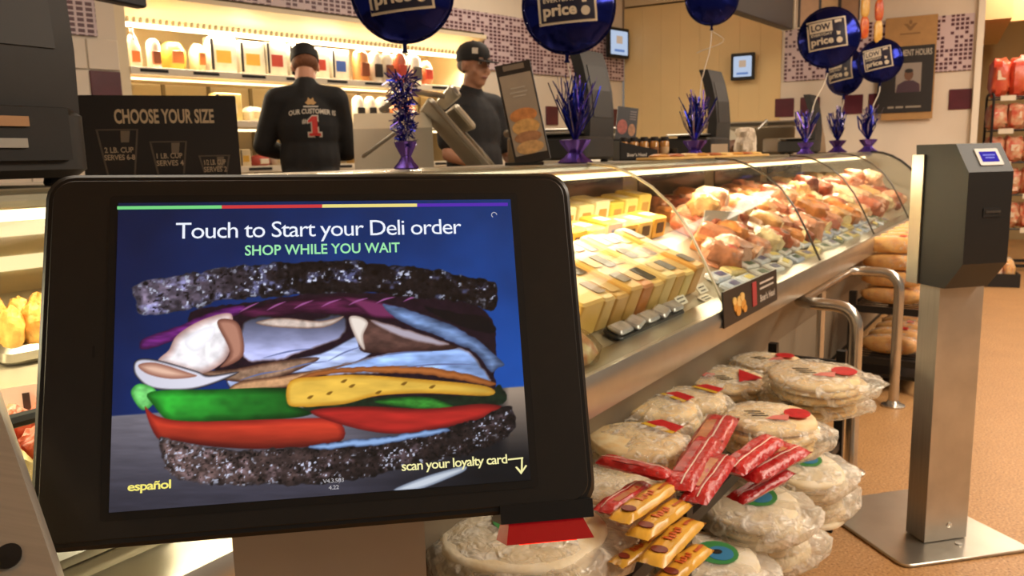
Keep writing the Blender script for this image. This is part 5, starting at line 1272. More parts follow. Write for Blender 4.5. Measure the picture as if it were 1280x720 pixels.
# worker seen from behind, reaching into the refrigerator
P1, M1h, sh1, k1 = person('person seen from behind in black cap and long-sleeved black shirt with a red 1', 388, 4.9, 1.84, math.radians(10),
    {-1: ((-.27, .04, 1.16), (-.14, .24, 1.10), (0, 0, 1)), 1: ((.22, .12, 1.12), (.06, .30, 1.10), (0, 0, 1))}, 'long', m_skinA, m_shirt, .12, -.42, .90, True, True)
def print_on(obj, parent, body, zc, xc, w, h, m, name, bold=.02, arc=0.0, off=.005):
    me = obj.data; bv = BVHTree.FromPolygons([v.co.copy() for v in me.vertices], [tuple(p.vertices) for p in me.polygons])
    if isinstance(body, str): vs, fs = text_mesh(body, bold)
    else: vs, fs = body
    ax = min(v[0] for v in vs); bx = max(v[0] for v in vs); ay = min(v[1] for v in vs); by = max(v[1] for v in vs); out = []
    for v in vs:
        x = -w/2 + (v[0]-ax)/(bx-ax)*w; z = (v[1]-ay)/(by-ay)*h - arc*(x/(w/2))**2
        q = Vector((xc + x, -1, zc + z)); hit = bv.ray_cast(q, Vector((0, 1, 0)))[0]
        out.append((q.x, (hit.y if hit else -.1) - off, q.z))
    G().add(out, fs).build(name, m, parent, 0)
m_prw = mat('print_offwhite', (206, 196, 180), .6); m_prr = mat('print_red', (196, 52, 46), .6); m_prt = mat('print_tan', (190, 150, 96), .6)
print_on(sh1, sh1, 'OUR CUSTOMER IS', 1.335*k1, .035, .27, .030, m_prw, 'lettering', .03, .012)
ONE = lambda e: ([(-.34-e, -e, 0), (.34+e, -e, 0), (.34+e, .14+e, 0), (.17+e, .14+e, 0), (.17+e, 1+e, 0), (-.12, 1+e, 0), (-.36-e, .80, 0), (-.36-e, .68-e, 0), (-.14-e, .74-e, 0), (-.14-e, .14+e, 0), (-.34-e, .14+e, 0)], [(0, 1, 2, 3, 9, 10), (3, 4, 5, 8, 9), (5, 6, 7, 8)])
print_on(sh1, sh1, ONE(.07), 1.200*k1, .045, .085, .130, m_prw, 'number_outline', .07, 0, .004)
print_on(sh1, sh1, ONE(0), 1.208*k1, .045, .070, .114, m_prr, 'number', .03, 0, .008)
print_on(sh1, sh1, '#', 1.275*k1, -.012, .026, .030, m_prw, 'lettering', .02)
crest = ([(0, .3, 0), (.25, 0, 0), (.5, .1, 0), (.75, 0, 0), (1, .3, 0), (.8, .55, 0), (.72, 1, 0), (.5, .7, 0), (.28, 1, 0), (.2, .55, 0)], [tuple(range(10))])
print_on(sh1, sh1, crest, 1.385*k1, .03, .065, .045, m_prt, 'crest')
print_on(sh1, sh1, ([(0, 0, 0), (1, 0, 0), (1, 1, 0), (0, 1, 0)], [(0, 1, 2, 3)]), 1.372*k1, .03, .085, .008, m_prw, 'crest_line')
# man facing the aisle
P2, M2h, sh2, k2 = person('person in black cap and black tee shirt looking right across the counter', 592, 4.6, 1.74, math.radians(228),
    {-1: ((-.25, .06, 1.12), (-.16, .28, 1.05), (0, 0, 1)), 1: ((.25, .05, 1.14), (.22, .27, 1.08), (0, 0, 1))}, 'short', m_skinB, m_tee, -.05, -.06, .95)
G().box((.045, .115, .075), (.03, .012, .03), M2h @ Matrix.Rotation(-.35, 4, 'Z')).build('cap_badge', m_prw, P2, 0)
# ------------------------------------------------------------------ poster, hanging signs
t = thing('wall_poster', 'black department hours poster with a portrait on a tan board by the balloons', 'poster', m=MR @ Matrix.Translation((2.64, -.012, 1.50)))
def wslab(parent, x, z, w, h, y, d, m, name): return G().prism(rrect(w, h, .004), 0, d, Matrix.Translation((x, y, z)) @ RXT).build(name, m, parent, 0)
wslab(t, .01, .44, .41, .88, 0, .02, mat('poster_tan', (176, 136, 84), .6, noise_amt=.05), 'backing_board')
wslab(t, -.015, .345, .44, .57, -.02, .008, mat('poster_black', (36, 32, 30), .5), 'poster')
MPo = Matrix.Translation((0, -.0295, 0)) @ RXT
g = G(); text(g, 'DEPARTMENT HOURS', MPo, -.20, .185, .545, .600, .02); g.build('lettering', mat('poster_text', (186, 178, 162), .5), t, 0)
g = G(); [g.box((x_, -.0298, .108), (w_, .001, .016)) for x_, w_ in ((-.12, .05), (-.05, .06), (.06, .12))]; g.build('lettering', mat('poster_text2', (150, 142, 128), .5), t, 0)
wslab(t, .01, .36, .20, .25, -.028, .002, mat('photo_grey', (150, 140, 130), .5), 'portrait_ground')
g = G(); g.prism([(-.085, .235), (.105, .235), (.10, .30), (.05, .335), (-.02, .335), (-.075, .30)], 0, .001, Matrix.Translation((0, -.0305, 0)) @ RXT); g.build('portrait_shirt', mat('photo_plum', (72, 50, 62), .5), t, 0)
g = G(); g.prism([(.012+x, .385+y) for x, y in ellipse(.036, .05, 18)], .001, .002, Matrix.Translation((0, -.0305, 0)) @ RXT); g.build('portrait_face', mat('photo_brown', (112, 78, 58), .5), t, 0)
g = G(); g.prism([(.012+x, .418+y) for x, y in ellipse(.034, .018, 18)], .002, .003, Matrix.Translation((0, -.0305, 0)) @ RXT); g.build('portrait_hair', mat('photo_dark', (40, 34, 30), .5), t, 0)
m_emb = mat('emblem_brown', (140, 104, 62), .6)
g = G(); text(g, 'v', Matrix.Translation((0, -.0212, 0)) @ RXT, -.05, .06, .76, .82, .03); g.prism([(.005+x, .83+y) for x, y in ellipse(.014, .02, 12)], .0, .001, Matrix.Translation((0, -.0212, 0)) @ RXT); g.box((.005, -.0215, .735), (.16, .001, .012)); g.build('emblem', m_emb, t, 0)

def hang(parent_inv, g, p, r=.006):
    g.tube([tuple(parent_inv @ p), tuple(parent_inv @ Vector((p.x, p.y, CEIL)))], r, 6); return g
a = at(900, 4, 4.7); b = at(990, 37, 5.7); xx = Vector((b.x-a.x, b.y-a.y, 0)); L = xx.length; xx.normalize(); zb = (a.z+b.z)/2
t = thing('hanging_sign', 'dark brown hanging sign seen from the side above the cream wall', 'sign', m=frame(Vector(((a.x+b.x)/2, (a.y+b.y)/2, b.z)), xx, Vector((-xx.y, xx.x, 0)), Vector((0, 0, 1))))
G().rbox((0, .03, .30), (L, .07, .60), .005, .006).build('board', mat('sign_brown', (44, 34, 28), .5), t, 0)
G().box((L/2+.008, .03, .30), (.016, .09, .60)).build('edge_strip', mat('edge_white', (206, 194, 172), .5), t, 0)
inv = wm(t).inverted(); g = G()
for f in (-.4, .4): q = wm(t) @ Vector((f*L, .03, .59)); hang(inv, g, q)
g.build('hanger', m_black, t)
for k, (x0, x1, yb, cc) in enumerate(((999, 1022, 34, (170, 138, 108)), (1025, 1046, 30, (176, 146, 104)), (1050, 1072, 26, (160, 128, 96)))):
    a = at(x0, yb, 6.75); b = at(x1, yb-1, 6.75); xx = Vector((b.x-a.x, b.y-a.y, 0)); L = xx.length; xx.normalize()
    t = thing('hanging_menu_panel', 'tan hanging menu panel, %s of the three behind the far balloon' % ('left', 'middle', 'right')[k], 'sign', m=frame(Vector(((a.x+b.x)/2, (a.y+b.y)/2, a.z)), xx, Vector((-xx.y, xx.x, 0)), Vector((0, 0, 1))), group='hanging menu panels')
    G().rbox((0, 0, .30), (L, .025, .60), .003, .003).build('panel', mat('panel_tan_%d' % k, cc, .6, noise_amt=.06), t, 0)
    for sx in (-1, 1): G().box((sx*(L/2+.004), 0, .30), (.010, .03, .60)).build('edge_rail', mat('rail_dark', (50, 40, 34), .5), t, 0)
    g = G(); hang(wm(t).inverted(), g, wm(t) @ Vector((0, 0, .59))); g.build('hanger', m_black, t)
for k, (px, yb) in enumerate(((1080, 48), (1097, 53))):
    p = at(px, yb, 6.5)
    t = thing('snack_strip', '%s hanging strip of orange and yellow snack packs above the far balloons' % ('left', 'right')[k], 'snack strip', m=frame(p, Vector((.96, .28, 0)).normalized(), Vector((-.28, .96, 0)).normalized(), Vector((0, 0, 1))), group='hanging snack strips')
    for j in range(4):
        g = G(); g.ell((0, 0, .085+j*.165), (.038, .018, .088), sq=.7, amp=.08, seed=j+k*5); g.build('snack_pack', mat('snack_pk_%d' % ((j+k) % 3), [(214, 84, 40), (226, 170, 70), (196, 60, 40)][(j+k) % 3], .3, rgb2=[(226, 130, 60), (238, 200, 120), (220, 120, 60)][(j+k) % 3], noise_scale=24), t)
    G().box((0, .012, .36), (.015, .003, .72)).build('strip', mat('strip_dark', (70, 44, 36), .5), t, 0)
    g = G(); hang(wm(t).inverted(), g, wm(t) @ Vector((0, .012, .70)), .004); g.build('hanger', m_black, t)
a = at(78, 2, 2.6); b = at(178, 11, 2.9); xx = Vector((b.x-a.x, b.y-a.y, 0)); L = xx.length; xx.normalize()
t = thing('hanging_sign', 'dark navy hanging sign edge at the top left corner', 'sign', m=frame(Vector(((a.x+b.x)/2, (a.y+b.y)/2, b.z)), xx, Vector((-xx.y, xx.x, 0)), Vector((0, 0, 1))))
G().rbox((-.1, 0, .13), (L+.2, .05, .26), .006, .006).build('board', mat('sign_navy', (26, 28, 40), .5), t, 0)
G().rbox((.0, -.026, .13), (L*.8, .004, .16), .004, .001).build('print', mat('sign_pale', (120, 124, 140), .5), t, 0)
g = G(); hang(wm(t).inverted(), g, wm(t) @ Vector((-L*.3, 0, .25))); hang(wm(t).inverted(), g, wm(t) @ Vector((L*.3, 0, .25))); g.build('hanger', m_black, t)

# ------------------------------------------------------------------ low black rack before the case
m_rack = mat('rack_black', (22, 20, 19), .45)
RS0, RS1, RT0, RT1 = -.62, 1.60, -.19, .06
rack = thing('bread_rack', 'low black wire rack full of tortilla bags along the deli case', 'rack', m=MC.copy())
ZU, ZL = .46, .16
for s in (RS0+.02, .06, .86, RS1-.02):
    for tt in (RT0, RT1):
        po = G().box((s, tt, .26), (.032, .032, .52)).build('post', m_rack, rack, 0)
        G().lathe([(.022, 0), (.024, .004), (.018, .012)], 10, Matrix.Translation((s, tt, 0))).build('foot', m_rack, po)
wire_me = G().tube([(0, RT0, 0), (0, RT1, 0)], .0035, 6).mesh('wire', m_rack)
for z in (ZU, ZL):
    g = G(); g.box(((RS0+RS1)/2, RT0, z), (RS1-RS0, .018, .03)); g.box(((RS0+RS1)/2, RT1, z), (RS1-RS0, .018, .03)); g.box((RS0, (RT0+RT1)/2, z), (.018, RT1-RT0, .03)); g.box((RS1, (RT0+RT1)/2, z), (.018, RT1-RT0, .03))
    sh = g.build('shelf', m_rack, rack, 0)
    for k in range(60):
        o = bpy.data.objects.new('wire', wire_me); C.objects.link(o); o.parent = sh; o.location = (RS0 + (k+.5)*(RS1-RS0)/60, 0, z+.008)

m_bag = clear_mat('bag_film', (252, 250, 244), .10, .55, .08, 1.0, 34, .85, 24)
m_bag2 = clear_mat('bag_film_milky', (250, 246, 238), .22, .65, .10, 1.0, 34, .8, 18)
m_tort = mat('tortilla', (250, 232, 188), .6, rgb2=(240, 208, 148), noise_scale=26, bump=.15, bump_scale=30)
m_tort2 = mat('flour_tortilla', (252, 244, 222), .6, rgb2=(244, 228, 190), noise_scale=18, bump=.15, bump_scale=30)
m_lred = mat('label_red', (206, 36, 44), .35, noise_amt=.1, noise_scale=60); m_lgrn = mat('label_green', (70, 150, 84), .4); m_lblu = mat('label_blue', (64, 140, 190), .4); m_ldk = mat('label_dark', (44, 40, 36), .4); m_lpk = mat('label_pink', (226, 130, 120), .4); m_lgo = mat('label_gold', (232, 190, 60), .35)
def tortilla_bag(label, M, r, th, n, kind, tail=0.0, seed=1, m=None, group=None, milky=False):
    t = thing('tortilla_bag', label, 'tortilla bag', m=M, group=group)
    rg = random.Random(seed)
    for k in range(n):
        z0 = th*k/n; z1 = th*(k+1)/n*.995; rr_ = r*rg.uniform(.93, 1.0); h_ = z1-z0
        G().lathe([(rr_*.90, z0+.001), (rr_*.99, z0+h_*.25), (rr_, z0+h_*.5), (rr_*.985, z0+h_*.75), (rr_*.93, z1-.001), (rr_*.6, z1), (rr_*.25, z1+.001), (.0, z1+.001)], 30, Matrix.Translation((rg.uniform(-.04, .04)*r*2, rg.uniform(-.04, .04)*r*2, 0)) @ Matrix.Rotation(rg.uniform(-.03, .03), 4, 'X'), fn=lambda a, q, z: q*(1+.025*math.sin(2*a+seed+k)+.02*math.sin(5*a+k*2+seed))).build('tortilla_pack', m or m_tort, t, 50)
    vs = []; fs = []; nn, kk = 36, 12
    for i in range(kk+1):
        ph = -math.pi/2 + math.pi*i/kk
        for j in range(nn):
            a = 2*math.pi*j/nn; d = Vector((math.cos(ph)*math.cos(a), math.cos(ph)*math.sin(a), math.sin(ph)))
            c = math.copysign(abs(math.cos(ph))**.45, 1); sgn = math.copysign(abs(math.sin(ph))**.8, math.sin(ph))
            q = 1.12 + .13*noise.noise(d*4 + Vector((seed, 0, seed))) + .08*noise.noise(d*12 + Vector((0, seed, 0)))
            x = c*math.cos(a)*r*q; y = c*math.sin(a)*r*q; zz = th/2 + sgn*(th/2+.008)*(1 + .14*noise.noise(d*9 + Vector((seed*2, 1, 0))))
            if math.cos(a) > .55:
                f = (math.cos(a)-.55)/.45*c; x += tail*r*f*(1+.3*noise.noise(Vector((a*9, ph*2, seed)))); zz = th/2 + (zz-th/2)*(1-.55*f) + .02*f*noise.noise(Vector((a*12, seed, 0)))*8*tail
            vs.append((x, y, max(zz, .0)))
    for i in range(kk):
        for j in range(nn): fs.append((i*nn+j, i*nn+(j+1) % nn, (i+1)*nn+(j+1) % nn, (i+1)*nn+j))
    G().add(vs, fs).build('film', m_bag2 if milky else m_bag, t, 70)
    zt = th + .0075
    def disc(x, y, rx, ry, mm, dz=0): G().prism([((x+p)*r, (y+q)*r) for p, q in ellipse(rx, ry, 18)], zt+dz, zt+dz+.0012).build('label', mm, t, 0)
    def polyl(pts, mm, dz=0): G().prism([(p*r, q*r) for p, q in pts], zt+dz, zt+dz+.0012).build('label', mm, t, 0)
    def dashes(x0, y0):
        g = G()
        for k in range(3): g.box(((x0+.06*k)*r, (y0-.12*k)*r, zt+.001), (.34*r, .05*r, .001), None)
        g.build('lettering', m_ldk, t, 0)
    if kind == 'circle': disc(.60, .05, .27, .27, m_lred); polyl([(-.1, -.3), (.35, -.35), (.42, -.05), (.1, -.12)], m_lpk); dashes(-.30, .10)
    elif kind == 'triangle': polyl([(.05, -.45), (.75, -.30), (.38, .42)], m_lred); disc(-.55, .15, .18, .14, m_lpk); dashes(-.32, 0)
    elif kind == 'green': disc(.1, .1, .42, .40, m_lgrn); disc(.15, .05, .26, .24, m_lblu, .001); disc(.1, .1, .10, .08, m_ldk, .002)
    elif kind == 'ends': polyl([(-.95, -.3), (-.6, -.4), (-.6, .4), (-.95, .3)], m_lred); polyl([(-.58, -.4), (-.45, -.42), (-.45, .42), (-.58, .4)], m_lgo)
    return t
def MB3(px, py, z, rz=0.0, tx=0.0, ty=0.0):
    p = atz(px, py, z); return Matrix.Translation(p) @ Matrix.Rotation(rz, 4, 'Z') @ Matrix.Rotation(tx, 4, 'X') @ Matrix.Rotation(ty, 4, 'Y')
GT = 'tortilla bags on the low rack'
UP = ZU + .013
tortilla_bag('white flour tortilla stack with green and blue round label, nearest under the kiosk', MB3(655, 712, UP+.002, .3), .165, .085, 4, 'green', .25, 3, m_tort2, GT, True)
tortilla_bag('cream tortilla bag under the yellow packets beside the kiosk edge', MB3(770, 640, UP, .9), .115, .07, 3, '', .2, 5, m_tort2, GT)
tortilla_bag('yellowish tortilla bag with red and gold end nearest the kiosk on the upper shelf', MB3(800, 600, UP, -2.5), .12, .11, 4, 'ends', .35, 7, None, GT)
tortilla_bag('tortilla bag with red and gold end beneath the case rail', MB3(822, 548, UP, -2.6), .11, .10, 3, 'ends', .5, 8, None, GT)
tortilla_bag('hindmost tortilla bag with red tip on the near part of the rack', MB3(865, 532, UP, -2.5), .105, .09, 3, 'ends', .6, 9, None, GT)
tortilla_bag('large tortilla bag with pink and red round label right of the red packets', MB3(958, 560, UP, -.15, .06), .125, .09, 4, 'circle', .3, 11, None, GT)
tortilla_bag('tortilla bag with red triangle label on the far part of the rack', MB3(912, 492, UP, .1, .10), .125, .055, 3, 'triangle', .2, 13, None, GT)
tortilla_bag('tortilla bag with small red label behind the red triangle bag', MB3(958, 470, UP, .2), .12, .06, 3, 'circle', .2, 15, None, GT)
tortilla_bag('tortilla bag lying under the red circle bag on the far part of the rack', MB3(1012, 510, UP, -.2), .135, .055, 3, '', .25, 17, None, GT)
tortilla_bag('topmost tortilla bag with bright red circle label at the end of the rack', MB3(1018, 488, UP+.066, -.25, .08), .135, .055, 3, 'circle', .35, 19, None, GT)
LW = ZL + .013
tortilla_bag('milky tortilla bag with green label at the far end of the lower shelf', MB3(1000, 606, LW+.11, .2, .12), .12, .07, 3, 'green', .35, 21, m_tort2, GT, True)
tortilla_bag('milky plastic tortilla bag lowest at the far end of the lower shelf', MB3(1005, 640, LW, .2), .12, .10, 4, '', .35, 22, m_tort2, GT, True)
tortilla_bag('milky tortilla bag with dark green label in the middle of the lower shelf', MB3(938, 655, LW+.13, -.1, .15), .125, .07, 3, 'green', .3, 23, m_tort2, GT, True)
tortilla_bag('crumpled milky tortilla bag under the green labelled one', MB3(948, 700, LW, -.1), .125, .12, 4, '', .35, 25, m_tort2, GT, True)
tortilla_bag('milky tortilla bag with green label behind the near black post', MB3(890, 735, LW+.05, .1, .1), .12, .08, 3, 'green', .3, 27, m_tort2, GT, True)
tortilla_bag('flattened tortilla bag at the bottom left of the near black post', MB3(790, 770, LW, .1), .13, .09, 3, '', .3, 29, m_tort2, GT, True)
# long red packets and yellow packets
def packet(name, label, a, b, za, zb, wpx, cols, kind, seed, group):
    pa = atz(a[0], a[1], za); pb = atz(b[0], b[1], zb); c = (pa+pb)/2; x = (pb-pa); L = x.length; x.normalize()
    d = (c-CAM).dot(_F); w = wpx*d/FPX*1.12
    up = Vector((0, 0, 1)); y = up.cross(x).normalized(); up = x.cross(y)
    t = thing(name, label, 'packet', m=frame(c, x, y, up), group=group)
    nx, ny_ = 14, 8; vs = []; fs = []; th = min(.030, w*.45)
    for sgn in (1, -1):
        for i in range(nx+1):
            for j in range(ny_+1):
                u_ = i/nx*2-1; v_ = j/ny_*2-1; hgt = th*.5*(max(0, 1-u_**6))**.5*(max(0, 1-v_**4))**.5
                nz_ = noise.noise(Vector((u_*3, v_*2, seed)))*.004
                vs.append((u_*L/2, v_*w/2*(1-.05*u_*u_), sgn*hgt + nz_))
    o2 = (nx+1)*(ny_+1)
    for i in range(nx):
        for j in range(ny_):
            q = i*(ny_+1)+j; fs.append((q, q+ny_+1, q+ny_+2, q+1)); fs.append((o2+q, o2+q+1, o2+q+ny_+2, o2+q+ny_+1))
    G().add(vs, fs).build('pouch', cols[0], t, 60)
    def top(x0, x1, y0, y1, mm, nm, dz=.0015, n=8):
        g = G(); vv = []
        for i in range(n+1):
            for yv in (y0, y1):
                u_ = x0+(x1-x0)*i/n; hgt = th*.5*(max(0, 1-u_**6))**.5*(max(0, 1-yv**4))**.5 + noise.noise(Vector((u_*3, yv*2, seed)))*.004
                vv.append((u_*L/2, yv*w/2, hgt+dz))
        g.add(vv, [(2*i, 2*i+2, 2*i+3, 2*i+1) for i in range(n)]); g.build(nm, mm, t, 0)
    if kind == 'red':
        top(-.93, .93, .16, .25, mat('packet_white', (236, 214, 200), .35), 'stripe'); top(-.55, .6, -.65, -.05, cols[1], 'window', .0012)
        g = G()
    else:
        g = G(); g.prism([(-.32*L+x_*w*.26, -.02*w+y_*w*.30) for x_, y_ in ellipse(1, 1, 16)], th*.5, th*.5+.002); g.build('oval_logo', mat('logo_brown', (120, 44, 30), .4), t, 0)
        g = G(); [g.box((-.10*L+q_*.055*L, (.04*(-1)**q_)*w, th*.5+.002), (.035*L, (.34 if q_ == 0 else .24)*w, .001)) for q_ in range(5)]; g.build('lettering', mat('logo_red', (206, 96, 40), .4), t, 0)
        top(.45, .85, -.25, .05, mat('packet_red2', (190, 90, 40), .4), 'small_print'); top(-.95, .95, .72, .9, mat('packet_tan', (196, 140, 70), .4), 'edge_stripe')
m_pr = mat('packet_red', (192, 36, 38), .3, noise_amt=.12, noise_scale=20, coat=.3, bump=.5, bump_scale=40); m_pw = mat('packet_window', (196, 130, 84), .35, noise_amt=.2, noise_scale=50); m_pw2 = mat('packet_window_red', (170, 40, 36), .3, noise_amt=.25, noise_scale=50)
m_py = mat('packet_yellow', (226, 172, 60), .32, noise_amt=.12, noise_scale=30, coat=.3)
RP = [((905, 520), (868, 582), .575, .57, 40, m_pw, 'red packet with white stripe, uppermost of the sloping bunch'),
      ((888, 548), (845, 612), .60, .595, 34, m_pw2, 'red packet with wide white stripe in the middle of the bunch'),
      ((908, 570), (866, 628), .595, .58, 32, m_pw, 'tan and red packet hanging over the rack edge'),
      ((748, 574), (838, 594), .62, .61, 26, m_pw2, 'flat red packet lying across the bag nearest the kiosk'),
      ((968, 548), (912, 590), .60, .58, 34, m_pw2, 'red packet crossing under the pink labelled bag'),
      ((1000, 560), (930, 598), .57, .555, 36, m_pw, 'bright red packet leaning on the pink labelled bag'),
      ((985, 588), (918, 626), .53, .50, 26, m_pw2, 'lowest dark red packet pointing to the floor'),
      ((752, 640), (806, 604), .585, .575, 26, m_pw, 'red packet lying just behind the yellow packets')]
for k, (a, b, za, zb, wp, mm, lb) in enumerate(RP): packet('red_packet', lb, a, b, za, zb, wp, (m_pr, mm), 'red', k, 'red packets on the rack')
YP = [((772, 652), (838, 606), .60, .59, 29, 'uppermost yellow packet with brown oval mark'), ((795, 672), (855, 628), .58, .57, 29, 'second yellow packet with brown oval mark'),
      ((812, 706), (868, 650), .555, .545, 32, 'third yellow packet with brown oval mark'), ((828, 730), (880, 684), .53, .52, 28, 'lowest yellow packet cut by the bottom edge'), ((770, 706), (822, 676), .545, .545, 22, 'yellow packet half hidden under the others')]
for k, (a, b, za, zb, wp, lb) in enumerate(YP): packet('yellow_packet', lb, a, b, za, zb, wp, (m_py,), 'yellow', 20+k, 'yellow packets on the rack')

# ------------------------------------------------------------------ steel guard rail
rail = thing('guard_rail', 'bent stainless steel tube guard rail standing before the deli case', 'guard rail', m=MC.copy())
def arc(pts, r=.07, n=6):
    P = [Vector(p) for p in pts]; out = [P[0]]
    for i in range(1, len(P)-1):
        a = P[i] + (P[i-1]-P[i]).normalized()*r; b = P[i] + (P[i+1]-P[i]).normalized()*r
        for k in range(n+1):
            f = k/n; out.append(a*(1-f)**2 + P[i]*2*f*(1-f) + b*f*f)
    return out + [P[-1]]
m_tubes = mat('rail_steel', (200, 195, 186), .24, .9, noise_amt=.05)
G().tube(arc([(1.72, -.21, .01), (1.72, -.21, .66), (1.72, .02, .66), (2.70, .02, .66), (2.70, -.21, .66), (2.70, -.21, .01)], .09), .024, 12).build('tube', m_tubes, rail)
G().tube([(2.15, .02, .01), (2.15, .02, .64)], .018, 10).build('middle_post', m_tubes, rail)
for s, tt in ((1.72, -.21), (2.70, -.21), (2.15, .02)): G().lathe([(.055, 0), (.055, .008), (.034, .016), (.026, .03)], 18, Matrix.Translation((s, tt, 0))).build('flange', m_tubes, rail)

# ------------------------------------------------------------------ far bread rack
r2 = thing('bread_rack', 'black bread rack with packed rolls behind the guard rail', 'rack', m=MC @ Matrix.Translation((3.55, -.13, 0)))
for sx in (-1, 1):
    for sy in (-1, 1): G().box((sx*.62, sy*.17, .26), (.035, .035, .52)).build('post', m_rack, r2, 0)
for z in (.16, .43):
    g = G(); g.box((0, -.17, z), (1.24, .02, .035)); g.box((0, .17, z), (1.24, .02, .035)); g.box((-.62, 0, z), (.02, .34, .035)); g.box((.62, 0, z), (.02, .34, .035))
    sh = g.build('shelf', m_rack, r2, 0)
    for k in range(24):
        o = bpy.data.objects.new('wire', wire_me); C.objects.link(o); o.parent = sh; o.matrix_basis = Matrix.Translation((-.6+k*.052, .085, z+.012)) @ Matrix.Diagonal((1, 1.32, 1, 1))
G().box((0, .0, .08), (1.2, .3, .02)).build('base_tray', m_rack, r2, 0)
m_roll = mat('bread_roll', (226, 180, 112), .6, rgb2=(206, 146, 80), noise_scale=20, bump=.15); m_rf = clear_mat('roll_film', (255, 250, 240), .05, .4, .1, .6, 30, .35, 30)
def bread(label, s, tt, z, L, r, seed, mark):
    b = thing('bread_bag', label, 'bread', m=MC @ Matrix.Translation((s, tt, z)) @ Matrix.Rotation(random.uniform(-.08, .08), 4, 'Z'), group='bread bags on the far rack')
    for k in range(2): G().ell(((k-.5)*r*1.0, 0, r*.95), (r*.62, L/2, r*.9), None, 12, 10, amp=.05, seed=seed+k, sq=.8).build('roll', m_roll, b)
    G().ell((0, -.01, r*.98), (r*1.25, L/2+.02, r*1.02), None, 18, 10, amp=.12, fr=4, seed=seed).build('film', m_rf, b)
    G().prism(rrect(r*.9, r*.7, .004), 0, .002, Matrix.Translation((0, -.04, r*1.96))).build('label', m_lred if mark else m_lpk, b, 0)
    G().prism(rrect(r*.7, r*.6, .004), 0, .002, Matrix.Translation((0, -L/2-.012, r)) @ RXT).build('label', m_lred if mark else m_lpk, b, 0)
k = 0
LV = ['bottom', 'second', 'third', 'top']
for j in range(4):
    for i in range(6):
        bread('bread bag, %s from the guard rail in the %s layer of the far rack' % (ORD[i], LV[j]), 3.55-.52+i*.205, -.13, .452+j*.088, .30, .046, k, (i+j) % 2); k += 1
for i in range(6): bread('bread bag, %s from the guard rail on the lower shelf of the far rack' % ORD[i], 3.55-.50+i*.2, -.13, .182, .28, .05, 50+i, i % 2)

# ------------------------------------------------------------------ tall snack rack in the aisle
p = at(1275, 200, 8.1)
fx = Vector((.92, -.38, 0)).normalized()
r3 = thing('snack_rack', 'tall black wire rack of red bread bags at the right picture edge', 'rack', m=frame(Vector((p.x, p.y, 0)), fx, Vector((-fx.y, fx.x, 0)), Vector((0, 0, 1))))
zt = at(1240, 118, 8.1).z
for x in (-.30, .45):
    G().tube(arc([(x, -.22, .02), (x, -.22, zt), (x, .22, zt), (x, .22, .02)], .08), .012, 8).build('side_frame', m_rack, r3)
SZ = [.42, .76, 1.08, 1.40, 1.72]
for z in SZ:
    g = G(); g.tube([(-.30, -.22, z), (.45, -.22, z)], .008, 6); g.tube([(-.30, .22, z), (.45, .22, z)], .008, 6)
    for k in range(9): g.tube([(-.28+k*.088, -.22, z), (-.28+k*.088, .22, z)], .004, 5)
    sh = g.build('shelf', m_rack, r3)
    for k in range(3): G().box((-.18+k*.25, -.235, z-.01), (.13, .004, .05)).build('price_tag', mat('tag_white', (226, 214, 190), .5), sh, 0)
for k in range(2): G().box((.075, .22*(-1)**k, .05), (.75, .02, .03)).build('foot_bar', m_rack, r3, 0)
m_rb = mat('bag_red', (206, 58, 40), .35, rgb2=(226, 110, 70), noise_scale=9, coat=.3, bump=.3, bump_scale=16); m_rb2 = mat('bag_mixed', (206, 84, 56), .4, rgb2=(226, 190, 150), noise_scale=14, bump=.3, bump_scale=20)
M3 = wm(r3)
RW = ['bottom', 'second', 'third', 'fourth', 'top']
for j, z in enumerate(SZ):
    for i in range(5):
        tl = 1 if j == 4 else 0
        b = thing('snack_bag', '%s bag, %s from the left on the %s shelf of the aisle rack' % ('tall red' if tl else 'red and cream', ORD[i], RW[j]), 'bag', m=M3 @ Matrix.Translation((-.24+i*.16, -.02, z+.009)), group='bags on the aisle rack')
        h = .38 if tl else .25
        G().ell((0, 0, h/2), (.085, .17, h/2), None, 16, 12, amp=.22, fr=4, seed=i+j*7, sq=.55).build('bag', m_rb if tl else m_rb2, b)
        G().box((0, -.155, h*.55), (.07, .02, h*.25)).build('print', mat('bag_print', (232, 206, 176), .4), b, 0)
p = at(1243, 352, 7.3); p.z = 0
b = thing('bread_basket', 'low black basket of wrapped bread on the floor behind the scanner head', 'basket', m=frame(p, fx, Vector((-fx.y, fx.x, 0)), Vector((0, 0, 1))))
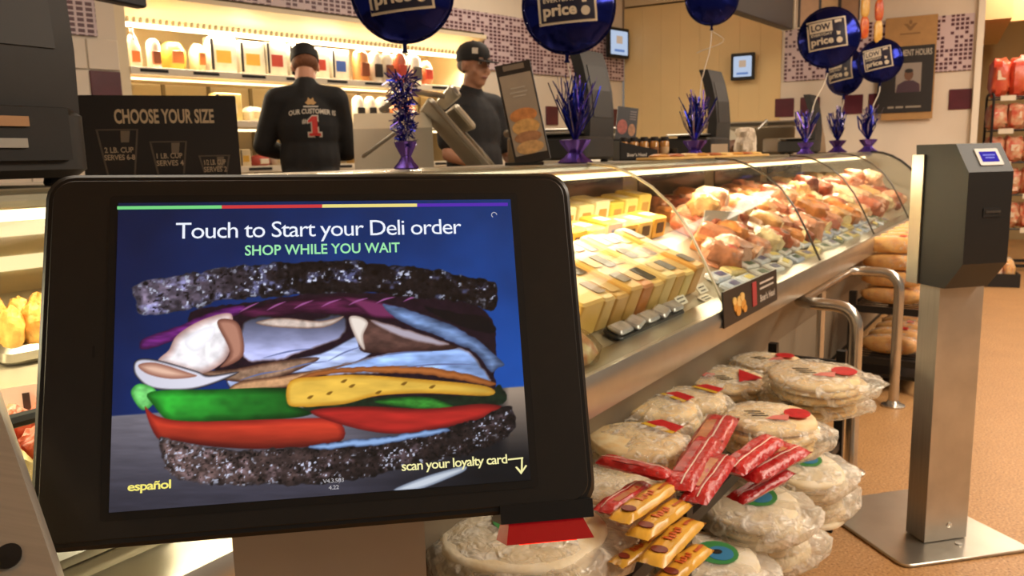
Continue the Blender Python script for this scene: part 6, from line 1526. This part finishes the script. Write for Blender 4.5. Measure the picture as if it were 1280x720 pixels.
g = G(); g.box((0, 0, .01), (.34, .3, .02)); g.box((0, -.15, .06), (.34, .012, .12)); g.box((0, .15, .06), (.34, .012, .12)); g.box((-.17, 0, .06), (.012, .3, .12)); g.box((.17, 0, .06), (.012, .3, .12)); g.build('basket', m_rack, b, 0)
for k in range(3):
    q = thing('bread_bag', '%s wrapped loaf in the floor basket behind the scanner' % ('left', 'middle', 'right')[k], 'bread', m=wm(b) @ Matrix.Translation((-.1+k*.1, 0, .021)), group='loaves in the floor basket')
    G().ell((0, 0, .11), (.05, .14, .11), None, 12, 10, amp=.12, seed=70+k, sq=.8).build('loaf', m_rb2 if k % 2 else m_roll, q)
    G().ell((0, 0, .112), (.055, .15, .116), None, 14, 10, amp=.15, fr=4, seed=80+k).build('film', m_rf, q)

# ------------------------------------------------------------------ cable and the steel stand at the lower left
pts = [atz(x, y, .006) for x, y in ((1040, 664), (1020, 657), (1000, 660), (985, 668), (965, 672))]
g = G().tube(pts, .006, 6); tag(g.build('floor_cable', m_black, None), 'thin black cable on the floor beside the scanner base plate', 'cable')
pb = at(-70, 600, .52)
t = thing('steel_stand', 'brushed steel slanted stand cut off at the lower left corner', 'stand', (pb.x, pb.y, 0), 0)
P4 = [at(-140, 440, .56), at(-12, 470, .56), at(70, 735, .47), at(-110, 760, .47)]
x = (P4[1]-P4[0]).normalized(); y = (P4[0]-P4[3]); y = (y - x*x.dot(y)).normalized(); n_ = x.cross(y)
MM = wm(t).inverted() @ frame(P4[3], x, y, n_); inv2 = frame(P4[3], x, y, n_).inverted()
pp = [((inv2 @ q).x, (inv2 @ q).y) for q in P4][::-1]
G().prism(pp, -.02, 0, MM, .003).build('cover', _mats['post_satin'], t)
zc = wm(t).inverted() @ ((P4[2]+P4[3])/2)
G().lathe([(.0, 0), (.007, 0), (.008, .003), (0, .004)], 20, MM @ Matrix.Translation(((inv2 @ at(4, 690, .485)).x, (inv2 @ at(4, 690, .485)).y, 0))).build('lock', m_black, t)
G().box((-.03, .02, .40), (.07, .05, .80)).build('post', m_steel, t, 0)
G().rbox((-.05, -.02, .006), (.26, .26, .012), .03, .003).build('base_plate', m_steel2, t)
